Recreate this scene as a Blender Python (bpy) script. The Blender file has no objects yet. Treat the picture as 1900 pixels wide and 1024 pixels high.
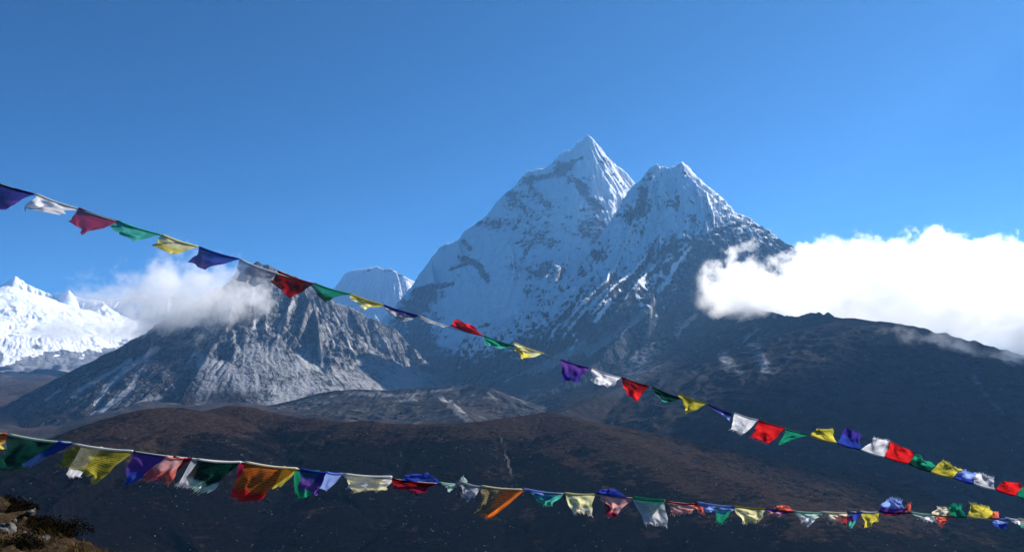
import bpy, bmesh, math, random
import numpy as np
from mathutils import Vector

# ------------------------------------------------------------------ camera, world, sun, exposure
S = bpy.context.scene
COL = S.collection
F_PX, CX, CY = 1463.0, 950.0, 512.0          # focal length in photo pixels, photo centre
PITCH = math.radians(8.0)
cam_d = bpy.data.cameras.new('camera'); cam = bpy.data.objects.new('camera', cam_d); COL.objects.link(cam)
cam_d.sensor_width = 36.0; cam_d.lens = 36.0 * F_PX / 1900.0
cam_d.clip_start = 0.05; cam_d.clip_end = 90000.0
cam.location = (0, 0, 0); cam.rotation_euler = (math.radians(90) + PITCH, 0, 0)
S.camera = cam

SUN_AZ, SUN_EL = math.radians(54.0), math.radians(31.0)   # azimuth to the right of the view direction
w = bpy.data.worlds.new('World'); S.world = w; w.use_nodes = True
wn = w.node_tree.nodes; wl = w.node_tree.links
sky = wn.new('ShaderNodeTexSky'); sky.sky_type = 'NISHITA'; sky.sun_disc = False
sky.sun_elevation = SUN_EL; sky.sun_rotation = SUN_AZ
sky.altitude = 4500; sky.air_density = 1.0; sky.dust_density = 0.9; sky.ozone_density = 3.0
tint = wn.new('ShaderNodeMix'); tint.data_type = 'RGBA'; tint.blend_type = 'MULTIPLY'; tint.inputs[0].default_value = 1.0
tint.inputs[7].default_value = (.165, .565, .83, 1)          # the deep, polarised blue of thin high-altitude air
wl.new(sky.outputs[0], tint.inputs[6]); wl.new(tint.outputs[2], wn['Background'].inputs[0]); wn['Background'].inputs[1].default_value = 0.066

sun_d = bpy.data.lights.new('sun', 'SUN'); sun = bpy.data.objects.new('sun', sun_d); COL.objects.link(sun)
sun_d.energy = 5.0; sun_d.angle = math.radians(0.5); sun_d.color = (1.0, 0.95, 0.88)
sdir = Vector((math.sin(SUN_AZ) * math.cos(SUN_EL), math.cos(SUN_AZ) * math.cos(SUN_EL), math.sin(SUN_EL)))
sun.rotation_euler = sdir.to_track_quat('Z', 'Y').to_euler()

S.view_settings.view_transform = 'Standard'; S.view_settings.look = 'None'
S.view_settings.exposure = 1.1; S.view_settings.gamma = 1.0
S.render.engine = 'CYCLES'
S.cycles.max_bounces = 24; S.cycles.diffuse_bounces = 3; S.cycles.volume_bounces = 22
S.cycles.transparent_max_bounces = 24
S.cycles.use_denoising = True
S.cycles.use_adaptive_sampling = True; S.cycles.adaptive_threshold = 0.03; S.cycles.adaptive_min_samples = 24

# ------------------------------------------------------------------ helpers
cp, sp = math.cos(PITCH), math.sin(PITCH)
def W(px, py, Y):
    """world point seen at photo pixel (px, py) at forward distance Y (metres)"""
    a = (px - CX) / F_PX; b = (CY - py) / F_PX
    d = (a, cp - b * sp, sp + b * cp)
    k = Y / d[1]
    return (d[0] * k, Y, d[2] * k)

def _hash(ix, iy, seed):
    h = (ix.astype(np.int64) * 374761393 + iy.astype(np.int64) * 668265263 + seed * 974634777) & 0xffffffff
    h = ((h ^ (h >> 13)) * 1274126177) & 0xffffffff
    h = ((h ^ (h >> 16)) * 2246822519) & 0xffffffff
    return (h ^ (h >> 15)) & 0xffff
def noise2(x, y, seed=0):
    ix = np.floor(x); iy = np.floor(y); fx = x - ix; fy = y - iy
    ix = ix.astype(np.int64); iy = iy.astype(np.int64)
    ux = fx * fx * fx * (fx * (fx * 6 - 15) + 10); uy = fy * fy * fy * (fy * (fy * 6 - 15) + 10)
    def g(jx, jy, dx, dy):
        a = _hash(jx, jy, seed) * (2 * math.pi / 65536.0)
        return np.cos(a) * dx + np.sin(a) * dy
    n00 = g(ix, iy, fx, fy); n10 = g(ix + 1, iy, fx - 1, fy)
    n01 = g(ix, iy + 1, fx, fy - 1); n11 = g(ix + 1, iy + 1, fx - 1, fy - 1)
    return ((n00 * (1 - ux) + n10 * ux) * (1 - uy) + (n01 * (1 - ux) + n11 * ux) * uy) * 1.5
def fbm(x, y, octv=5, seed=0, gain=0.5):
    r = 0; a = 1.0; s = 0
    for o in range(octv):
        r = r + a * noise2(x, y, seed + o * 17); s += a; a *= gain; x = x * 2.03 + 11.3; y = y * 2.03 - 7.1
    return r / s
def ridged(x, y, octv=5, seed=0, gain=0.5):
    r = 0; a = 1.0; s = 0
    for o in range(octv):
        n = 1 - np.abs(noise2(x, y, seed + o * 17)) * 2
        r = r + a * n; s += a; a *= gain; x = x * 2.03 + 5.3; y = y * 2.03 + 9.7
    return r / s
def sstep(a, b, x):
    t = np.clip((x - a) / (b - a), 0, 1); return t * t * (3 - 2 * t)

def rough(pts, amp_z, amp_l, seed, step=40.0):
    """resample a ridge polyline and make it jagged"""
    P = np.array(pts, float); out = []
    for i in range(len(P) - 1):
        n = max(1, int(np.linalg.norm(P[i + 1] - P[i]) / step))
        for k in range(n): out.append(P[i] + (P[i + 1] - P[i]) * k / n)
    out.append(P[-1]); Q = np.array(out)
    s = np.concatenate([[0], np.cumsum(np.linalg.norm(np.diff(Q, axis=0), axis=1))])
    Q[:, 2] += amp_z * fbm(s / 160.0, s * 0 + 3.1, 5, seed, .6) * 2
    Q[:, 0] += amp_l * fbm(s / 260.0, s * 0 + 8.1, 4, seed + 5, .55) * 2
    Q[:, 1] += amp_l * fbm(s / 260.0, s * 0 + 1.7, 4, seed + 9, .55) * 2
    return Q

class Ridge:
    def __init__(self, pix, left=(1.4, .6, 600), right=(1.4, .6, 600), az=10, al=20, seed=0, flute=.25, fl=120, step=40.0, fdec=1e5):
        self.P = rough([W(*p) for p in pix], az, al, seed, step)
        self.left, self.right, self.seed, self.flute, self.fl, self.fdec = left, right, seed, flute, fl, fdec

def skeleton(X, Y, ridges, Z0=None):
    H = np.full(X.shape, -1e9) if Z0 is None else Z0.copy(); D = np.full(X.shape, 1e4); T = np.zeros(X.shape)
    wob = .3 * fbm(X / 300, Y / 300, 3, 5)
    for r in ridges:
        P = r.P; acc = r.seed * 1000.0
        Hr = np.full(X.shape, -1e9); Dr = np.zeros(X.shape); Tr = np.zeros(X.shape); Sd = np.zeros(X.shape); Zr = np.zeros(X.shape)
        def prof(p, d):
            a, b, L = p; return b * d + (a - b) * L * (1 - np.exp(-d / L))
        Dn = np.full(X.shape, 1e9)
        for a, b in zip(P[:-1], P[1:]):                      # which side of the crest: decided by the nearest segment
            ux, uy = b[0] - a[0], b[1] - a[1]; L2 = ux * ux + uy * uy + 1e-9
            t = np.clip(((X - a[0]) * ux + (Y - a[1]) * uy) / L2, 0, 1)
            dx = X - (a[0] + t * ux); dy = Y - (a[1] + t * uy); d = dx * dx + dy * dy; m = d < Dn
            Dn[m] = d[m]; Sd[m] = (ux * dy - uy * dx > 0)[m]
        sd = Sd > .5
        for a, b in zip(P[:-1], P[1:]):
            ux, uy = b[0] - a[0], b[1] - a[1]; L2 = ux * ux + uy * uy + 1e-9; L = math.sqrt(L2)
            t = np.clip(((X - a[0]) * ux + (Y - a[1]) * uy) / L2, 0, 1)
            d = np.hypot(X - (a[0] + t * ux), Y - (a[1] + t * uy)); z = a[2] + (b[2] - a[2]) * t
            h = z - np.where(sd, prof(r.left, d), prof(r.right, d)); m = h > Hr
            Hr[m] = h[m]; Dr[m] = d[m]; Tr[m] = (acc + t * L)[m]; Zr[m] = z[m]; acc += L
        fl = r.flute * (noise2(Tr / r.fl + wob, Dr / 900.0, r.seed) * .9 + .6 * noise2(Tr / (r.fl * .37), Dr / 500.0, r.seed + 3))
        de = Dr * (1 + fl * sstep(0, 60, Dr) * np.exp(-(Dr / r.fdec) ** 2))
        h = Zr - np.where(Sd > .5, prof(r.left, de), prof(r.right, de))
        m = h > H
        H[m] = h[m]; D[m] = Dr[m]; T[m] = Tr[m]
    return H, D, T

def surf(X, Y, Z, px, py):
    """first hit of the sight line through a photo pixel with a heightfield; used to trace ribs over a face"""
    x0, y0, c = X[0, 0], Y[0, 0], X[0, 1] - X[0, 0]; ny, nx = X.shape
    Ys = np.arange(y0 + c, y0 + (ny - 2) * c, c * .5)
    d = W(px, py, 1.0); xs = Ys * d[0]; zs = Ys * d[2]
    i = np.clip(((xs - x0) / c).astype(int), 0, nx - 1); j = np.clip(((Ys - y0) / c).astype(int), 0, ny - 1)
    hit = np.where((Z[j, i] >= zs) & (xs > x0) & (xs < x0 + (nx - 1) * c))[0]
    if not len(hit): return None
    k = hit[0]; return (xs[k], Ys[k], zs[k])

def add_ribs(X, Y, Z, D, T, ribs, seed):
    out = []
    for n, (pts, lift, sl) in enumerate(ribs):
        P = []
        m = len(pts)
        for i, (px, py) in enumerate(pts):
            h = surf(X, Y, Z, px, py)
            if h is None: continue
            f = math.sin(math.pi * min(1, max(0, (i + .3) / (m - .7)))) ** .6
            P.append((h[0], h[1], h[2] + lift * f))
        if len(P) < 2: continue
        r = Ridge.__new__(Ridge); r.P = rough(P, 5, 8, seed + n * 3, 30.0)
        r.left = r.right = sl; r.seed = seed + n; r.flute = .2; r.fl = 60; r.fdec = 1e5
        out.append(r)
    return skeleton(X, Y, out, Z) if out else (Z, D, T)

def strokes(px, py, lines):
    """soft bands along polylines given in photo pixels: (points, half width, strength)"""
    r = np.zeros(px.shape)
    for pts, wd, st in lines:
        best = np.full(px.shape, 1e9)
        for (ax, ay), (bx, by) in zip(pts[:-1], pts[1:]):
            ux, uy = bx - ax, by - ay
            t = np.clip(((px - ax) * ux + (py - ay) * uy) / (ux * ux + uy * uy), 0, 1)
            best = np.minimum(best, np.hypot(px - ax - t * ux, py - ay - t * uy))
        r = r + st * np.exp(-(best / wd) ** 2)
    return r

def erode(Z, cell, n, seed=1, steps=56, batch=24000, cap=3.0, er=.25, dep=.25, inertia=.15):
    rng = np.random.default_rng(seed); h = Z / cell; ny, nx = h.shape
    for _ in range(max(1, n // batch)):
        x = rng.uniform(1, nx - 3, batch); y = rng.uniform(1, ny - 3, batch)
        dx = np.zeros(batch); dy = np.zeros(batch); v = np.ones(batch); wa = np.ones(batch); sed = np.zeros(batch)
        for _s in range(steps):
            ix = x.astype(int); iy = y.astype(int); fx = x - ix; fy = y - iy
            f = h.ravel(); i00 = iy * nx + ix
            a, b, c, d = f[i00], f[i00 + 1], f[i00 + nx], f[i00 + nx + 1]
            gx = (b - a) * (1 - fy) + (d - c) * fy; gy = (c - a) * (1 - fx) + (d - b) * fx
            h0 = a * (1 - fx) * (1 - fy) + b * fx * (1 - fy) + c * (1 - fx) * fy + d * fx * fy
            dx = dx * inertia - gx * (1 - inertia); dy = dy * inertia - gy * (1 - inertia)
            l = np.hypot(dx, dy) + 1e-9; dx /= l; dy /= l
            x2 = np.clip(x + dx, 1, nx - 3); y2 = np.clip(y + dy, 1, ny - 3)
            jx = x2.astype(int); jy = y2.astype(int); gx2 = x2 - jx; gy2 = y2 - jy; j = jy * nx + jx
            h1 = f[j] * (1 - gx2) * (1 - gy2) + f[j + 1] * gx2 * (1 - gy2) + f[j + nx] * (1 - gx2) * gy2 + f[j + nx + 1] * gx2 * gy2
            dh = h1 - h0
            cc = np.clip(-dh, .01, 2.0) * v * wa * cap
            amt = np.where(dh > 0, np.minimum(dh, sed), np.where(sed > cc, (sed - cc) * dep, -np.minimum((cc - sed) * er, np.clip(-dh, 0, .25))))
            sed = sed - amt
            idx = np.concatenate([i00, i00 + 1, i00 + nx, i00 + nx + 1])
            wt = np.concatenate([amt * (1 - fx) * (1 - fy), amt * fx * (1 - fy), amt * (1 - fx) * fy, amt * fx * fy])
            h = h + np.clip(np.bincount(idx, wt, nx * ny).reshape(ny, nx), -.6, .6)
            v = np.sqrt(np.clip(v * v - dh * .6, .05, 6)); wa *= .985; x, y = x2, y2
    return h * cell

def blur(Z, n=1):
    for _ in range(n):
        P = np.pad(Z, 1, mode='edge')
        Z = (P[1:-1, 1:-1] * 4 + (P[:-2, 1:-1] + P[2:, 1:-1] + P[1:-1, :-2] + P[1:-1, 2:]) * 2 + P[:-2, :-2] + P[2:, 2:] + P[:-2, 2:] + P[2:, :-2]) / 16
    return Z

def grid(x0, x1, y0, y1, cell):
    xs = np.arange(x0, x1 + cell, cell); ys = np.arange(y0, y1 + cell, cell)
    return np.meshgrid(xs, ys)

def grid_mesh(name, X, Y, Z, attrs, mat, kind='structure'):
    ny, nx = X.shape
    me = bpy.data.meshes.new(name)
    co = np.stack([X, Y, Z], -1).reshape(-1, 3).astype(np.float32)
    i = (np.arange(ny - 1)[:, None] * nx + np.arange(nx - 1)[None, :]).ravel()
    q = np.stack([i, i + 1, i + nx + 1, i + nx], 1).astype(np.int32)
    me.vertices.add(len(co)); me.vertices.foreach_set('co', co.ravel())
    me.loops.add(q.size); me.loops.foreach_set('vertex_index', q.ravel())
    me.polygons.add(len(q)); me.polygons.foreach_set('loop_start', np.arange(0, q.size, 4, dtype=np.int32))
    me.polygons.foreach_set('use_smooth', np.ones(len(q), bool))
    me.update(calc_edges=True)
    for k, v in attrs.items():
        a = me.attributes.new(k, 'FLOAT', 'POINT'); a.data.foreach_set('value', np.ascontiguousarray(v, np.float32).ravel())
    o = bpy.data.objects.new(name, me); COL.objects.link(o); me.materials.append(mat)
    o['kind'] = kind
    return o

def project(X, Y, Z):
    f = Y * cp + Z * sp; u = -Y * sp + Z * cp
    return CX + F_PX * X / f, CY - F_PX * u / f

def slope_of(Z, cell):
    gy, gx = np.gradient(Z, cell); return np.hypot(gx, gy)

# ------------------------------------------------------------------ node helper
class N:
    def __init__(self, name):
        self.m = bpy.data.materials.new(name); self.m.use_nodes = True
        self.t = self.m.node_tree; self.t.nodes.clear()
        self.out = self.t.nodes.new('ShaderNodeOutputMaterial')
    def n(self, typ, **kw):
        nd = self.t.nodes.new('ShaderNode' + typ)
        for k, v in kw.items():
            if k.startswith('i_'):
                key = k[2:]; key = int(key) if key.isdigit() else key.replace('_', ' ')
                if isinstance(v, bpy.types.NodeSocket): self.t.links.new(v, nd.inputs[key])
                else: nd.inputs[key].default_value = v
            else: setattr(nd, k, v)
        return nd
    def math(self, op, a, b=0.0, c=0.0, clamp=False):
        nd = self.t.nodes.new('ShaderNodeMath'); nd.operation = op; nd.use_clamp = clamp
        for k, v in enumerate((a, b, c)):
            if isinstance(v, bpy.types.NodeSocket): self.t.links.new(v, nd.inputs[k])
            else: nd.inputs[k].default_value = v
        return nd.outputs[0]
    def attr(self, name):
        return self.n('Attribute', attribute_name=name).outputs['Fac']
    def mix(self, f, a, b):
        nd = self.t.nodes.new('ShaderNodeMix'); nd.data_type = 'RGBA'; nd.clamp_factor = True
        for s, v in ((nd.inputs[0], f), (nd.inputs[6], a), (nd.inputs[7], b)):
            if isinstance(v, bpy.types.NodeSocket): self.t.links.new(v, s)
            elif isinstance(v, tuple): s.default_value = (*v, 1)
            else: s.default_value = v
        return nd.outputs[2]
    def ss(self, lo, hi, x):
        nd = self.n('MapRange', interpolation_type='SMOOTHSTEP', i_Value=x)
        nd.inputs['From Min'].default_value = lo; nd.inputs['From Max'].default_value = hi
        return nd.outputs[0]
    def coords(self, scale=(1, 1, 1)):
        tc = self.n('TexCoord').outputs['Object']
        return self.n('Mapping', i_Vector=tc, i_Scale=scale).outputs[0]
    def noise(self, vec, scale, detail=6, rough=.6, lac=2.1):
        nd = self.n('TexNoise', i_Vector=vec, i_Scale=scale, i_Detail=detail, i_Roughness=rough, i_Lacunarity=lac)
        return nd.outputs['Fac']
    def done(self, shader, vol=False):
        self.t.links.new(shader, self.out.inputs['Volume' if vol else 'Surface']); return self.m

def mountain_mat(name, rock=((.06, .065, .075), (.17, .17, .18)), scree=(.27, .27, .28), grass=(.05, .035, .028), snow=(.82, .84, .87),
                 fine=1 / 60.0, bump=14.0, stones=0.0, stone_size=9.0, edge=.16, crack=0.0, flute=0.0):
    """rock with snow, scree and grass, mixed by three mesh attributes that noise breaks up"""
    k = N(name); v = k.coords(); vz = k.coords((1, 1, .35)); vs = k.coords((.35, .35, 1.6))
    n1 = k.noise(v, fine, 8, .62); n2 = k.noise(vs, fine * 1.3, 6, .65); n3 = k.noise(vz, fine * 4, 5, .7)
    nn = k.math('ADD', k.math('MULTIPLY', n1, .5), k.math('ADD', k.math('MULTIPLY', n2, .3), k.math('MULTIPLY', n3, .2)))
    rk = k.mix(k.ss(.35, .68, nn), rock[0], rock[1])
    jit = k.math('MULTIPLY', k.math('SUBTRACT', nn, .5), 1.7)
    ck = None
    if crack > 0:
        wv = k.n('VectorMath', operation='ADD', i_0=k.coords((1, 1, .55))); sc_ = k.n('VectorMath', operation='SCALE'); sc_.inputs['Scale'].default_value = 70.0
        k.t.links.new(k.n('TexNoise', i_Vector=v, i_Scale=fine * .7, i_Detail=5.0).outputs['Color'], sc_.inputs[0]); k.t.links.new(sc_.outputs[0], wv.inputs[1])
        vo2 = k.n('TexVoronoi', i_Vector=wv.outputs[0], i_Scale=1 / crack, feature='DISTANCE_TO_EDGE')
        vo3 = k.n('TexVoronoi', i_Vector=wv.outputs[0], i_Scale=2.7 / crack, feature='DISTANCE_TO_EDGE')
        ck = k.math('MULTIPLY', k.ss(0, .14, vo2.outputs['Distance']), k.math('MULTIPLY_ADD', k.ss(0, .16, vo3.outputs['Distance']), .45, .55))
        rk = k.mix(ck, tuple(c * .45 for c in rock[0]), rk)
    sc = k.ss(.5 - edge * 1.6, .5 + edge * 1.6, k.math('ADD', k.attr('scree'), k.math('MULTIPLY', jit, .8)))
    big = k.noise(v, fine * .17, 4, .6)
    sc_c = k.mix(k.ss(.3, .7, n3), tuple(c * .72 for c in scree), tuple(min(1, c * 1.15) for c in scree))
    c = k.mix(sc, rk, sc_c)
    gr = k.ss(.5 - edge * 2, .5 + edge * 2, k.math('ADD', k.attr('grass'), jit))
    g_c = k.mix(k.ss(.35, .65, n1), tuple(x * .6 for x in grass), tuple(x * 1.35 for x in grass))
    c = k.mix(gr, c, g_c)
    if stones > 0:
        vo = k.n('TexVoronoi', i_Vector=v, i_Scale=1 / stone_size); vo.inputs['Randomness'].default_value = 1
        rnd = k.n('SeparateColor', i_Color=vo.outputs['Color']).outputs[0]
        cl = k.ss(.50, .66, k.noise(v, fine * .5, 5, .7))
        thr = k.math('SUBTRACT', 1.0, k.math('MULTIPLY', cl, stones))
        spot = k.math('MULTIPLY', k.math('GREATER_THAN', rnd, thr), k.math('LESS_THAN', vo.outputs['Distance'], .42))
        c = k.mix(spot, c, k.mix(k.n('SeparateColor', i_Color=vo.outputs['Color']).outputs[1], (.03, .03, .032), (.28, .28, .29)))
    sn = k.ss(.5 - edge, .5 + edge, k.math('ADD', k.attr('snow'), jit))
    c = k.mix(sn, c, snow)
    if ck is not None: nn = k.math('ADD', nn, k.math('MULTIPLY', k.math('MULTIPLY', ck, k.math('SUBTRACT', 1.0, sc)), .35))
    if flute > 0:
        fz = k.noise(k.coords((1, 1, .10)), 1 / 34.0, 4, .6)
        nn = k.math('ADD', nn, k.math('MULTIPLY', k.math('MULTIPLY', fz, sn), flute / bump))
    bm = k.n('Bump', i_Height=k.math('ADD', k.math('MULTIPLY', nn, 1.0), k.math('MULTIPLY', sn, .06)), i_Distance=bump, i_Strength=1.0)
    b = k.n('BsdfPrincipled', i_Base_Color=c, i_Roughness=.9, i_Normal=bm.outputs[0])
    b.inputs['Specular IOR Level'].default_value = 0.0
    return k.done(b.outputs[0])

# ------------------------------------------------------------------ far snow range (left)
def mountain(name, box, cell, ridges, mat, masks, n_er=200000, seed=1, na=25, nl=260, er=.25, ribs=(), strata=(0, 50), crest=3.0, post=None, calm=None):
    X, Y = grid(*box, cell)
    Z, D, T = skeleton(X, Y, ridges)
    wx = 60 * fbm(X / 420, Y / 420, 3, seed + 50); wy = 60 * fbm(X / 420 + 9, Y / 420, 3, seed + 60)
    amp = na * sstep(10, 260, D)
    if calm is not None: amp = amp * calm(X, Y, Z)
    cm = 1 if calm is None else calm(X, Y, Z)
    Z = Z + amp * (ridged((X + wx) / nl, (Y + wy) / nl, 6, seed, .52) - .4) * 2
    if post is not None: Z = post(X, Y, Z, D, T)
    Z0, D0, T0 = Z, D, T
    if len(ribs): Z, D1, T1 = add_ribs(X, Y, Z, D, T, ribs, seed * 7); m = D1 < 9e3; D = np.where(m, np.minimum(D, D1), D); 
    if strata[0]:
        u = (Z + .12 * X + 30 * fbm(X / 200, Y / 200, 4, seed + 21)) / strata[1]
        f = u - np.floor(u); lev = _hash(np.floor(u).astype(np.int64), np.zeros(u.shape, np.int64), 5) / 65536.0
        Z = Z + cm * strata[0] * lev * (sstep(.0, .35, f) * (1 - f) - .25) * 2 * sstep(15, 120, D)
    Z = erode(Z, cell, n_er, seed, er=er)
    Z = Z + crest * sstep(90, 0, D) * ridged(X / 35, Y / 35, 3, seed + 31) + .35 * cm * na * .3 * fbm(X / 45, Y / 45, 4, seed + 4, .6) * sstep(0, 60, D)
    at = masks(X, Y, Z, D, T, slope_of(blur(Z, 1), cell))
    return grid_mesh(name, X, Y, Z, at, mat)

M_SNOW = mountain_mat('snow_range_surface', fine=1 / 110.0, bump=6, flute=9.0, rock=((.08, .085, .1), (.25, .25, .26)), grass=(.11, .06, .05))
M_PEAK = mountain_mat('snow_peak_surface', rock=((.08, .085, .095), (.24, .23, .22)), fine=1 / 50.0, bump=12, edge=.10, flute=26.0)
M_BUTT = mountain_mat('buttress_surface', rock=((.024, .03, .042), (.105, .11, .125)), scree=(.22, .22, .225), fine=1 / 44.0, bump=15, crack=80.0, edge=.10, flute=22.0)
M_ROCK = mountain_mat('rock_peak_surface', rock=((.05, .053, .06), (.26, .26, .27)), scree=(.30, .30, .31), grass=(.028, .021, .021), fine=1 / 40.0, bump=14, crack=62.0)
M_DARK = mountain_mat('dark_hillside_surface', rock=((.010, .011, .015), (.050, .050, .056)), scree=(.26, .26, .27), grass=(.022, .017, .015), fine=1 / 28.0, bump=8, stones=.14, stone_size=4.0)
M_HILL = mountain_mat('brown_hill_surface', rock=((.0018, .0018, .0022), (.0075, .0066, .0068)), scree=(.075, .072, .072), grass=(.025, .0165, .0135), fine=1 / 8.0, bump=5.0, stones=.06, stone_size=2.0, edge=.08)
M_MOR = mountain_mat('moraine_surface', rock=((.012, .012, .014), (.06, .058, .06)), scree=(.24, .235, .23), grass=(.04, .027, .023), fine=1 / 30.0, bump=6, stones=.10, stone_size=5.0)

def near(X, Y, Z, spots):
    """sum of soft blobs given as (px, py, rx, ry, strength)"""
    px, py = project(X, Y, Z); r = np.zeros(X.shape)
    for cx, cy, rx, ry, s in spots: r += s * np.exp(-((px - cx) / rx) ** 2 - ((py - cy) / ry) ** 2)
    return r

def snow_range():
    r = [Ridge([(-420, 600, 12500), (-300, 560, 12800), (-150, 560, 13000), (-60, 545, 13000), (0, 537, 13000), (14, 524, 12950), (28, 512, 12900), (45, 524, 12950), (62, 532, 13000), (95, 546, 13100), (128, 539, 13000), (142, 550, 13100), (160, 556, 13100), (190, 558, 13200), (240, 553, 13300), (285, 541, 13300), (330, 550, 13300), (400, 580, 13200), (520, 630, 13000)],
               right=(1.5, .22, 430), left=(1.2, .5, 500), az=26, al=20, seed=3, flute=.8, fl=75, fdec=520),
         Ridge([(20, 520, 12900), (18, 560, 12500), (24, 590, 12100), (40, 615, 11700)], right=(.9, .25, 300), left=(.9, .25, 300), az=12, al=30, seed=4),
         Ridge([(95, 547, 13090), (100, 566, 12700), (112, 588, 12300), (118, 606, 11900)], right=(1.0, .25, 250), left=(1.0, .25, 250), az=12, al=40, seed=7),
         Ridge([(190, 559, 13180), (196, 580, 12700), (188, 604, 12200)], right=(.8, .25, 250), left=(.8, .25, 250), az=12, al=40, seed=8),
         Ridge([(-60, 545, 13000), (-60, 620, 11800), (-20, 660, 11000)], right=(.8, .25, 300), left=(.8, .25, 300), az=12, al=30, seed=6)]
    def masks(X, Y, Z, D, T, s):
        px, py = project(X, Y, Z)
        n = fbm(px / 30, py / 12, 4, 5, .6)
        sn = 1.1 - sstep(1.7, 2.8, s) * .8 - sstep(-8, 14, py - np.interp(px, [-100, 0, 60, 110, 150, 200, 260], [640, 678, 660, 648, 658, 642, 636]) + 26 * n) * 1.6 + .25 * n
        sn -= near(X, Y, Z, [(60, 590, 26, 4, .55), (85, 582, 22, 3, .5), (45, 604, 18, 6, .6), (22, 570, 10, 14, .6), (68, 643, 16, 7, .9), (-4, 662, 12, 12, 1.1), (10, 560, 8, 8, .5), (140, 568, 20, 5, .4), (30, 580, 6, 12, .5)])
        return {'snow': sn, 'scree': .4 + .4 * n, 'grass': sstep(694, 706, py + 6 * n) * 1.0}
    mountain('snow_range', (-11000, -2600, 8300, 13900), 12, r, M_SNOW, masks, 24000, 11, 12, 700, strata=(10, 130))

def snow_peak_far():
    r = [Ridge([(520, 640, 10600), (600, 560, 10500), (622, 532, 10400), (640, 508, 10350), (652, 501, 10330), (675, 499, 10300), (690, 497, 10280), (700, 493, 10250), (712, 499, 10250), (722, 498, 10250), (735, 503, 10250), (752, 514, 10250), (772, 522, 10300), (800, 550, 10300), (860, 620, 10300)],
               right=(1.6, .7, 1000), left=(1.4, .6, 600), az=8, al=16, seed=21, flute=.10, fl=60)]
    def masks(X, Y, Z, D, T, s):
        px, py = project(X, Y, Z)
        sn = 1.0 - sstep(1.9, 3.0, s) * .5 - sstep(620, 650, py) * 1.6 + .35 * fbm(px / 20, py / 9, 4, 8) - strokes(px, py, [([(682, 503), (700, 496), (712, 499)], 2.5, .6), ([(712, 505), (725, 501), (735, 503), (748, 512), (760, 522)], 4, .55), ([(720, 525), (740, 515)], 5, .4)])
        return {'snow': sn, 'scree': .2 + 0 * Z, 'grass': 0 * Z}
    mountain('snow_peak', (-3200, 0, 8600, 11200), 12, r, M_PEAK, masks, 24000, 22, 30, 400, strata=(14, 70))

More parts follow.
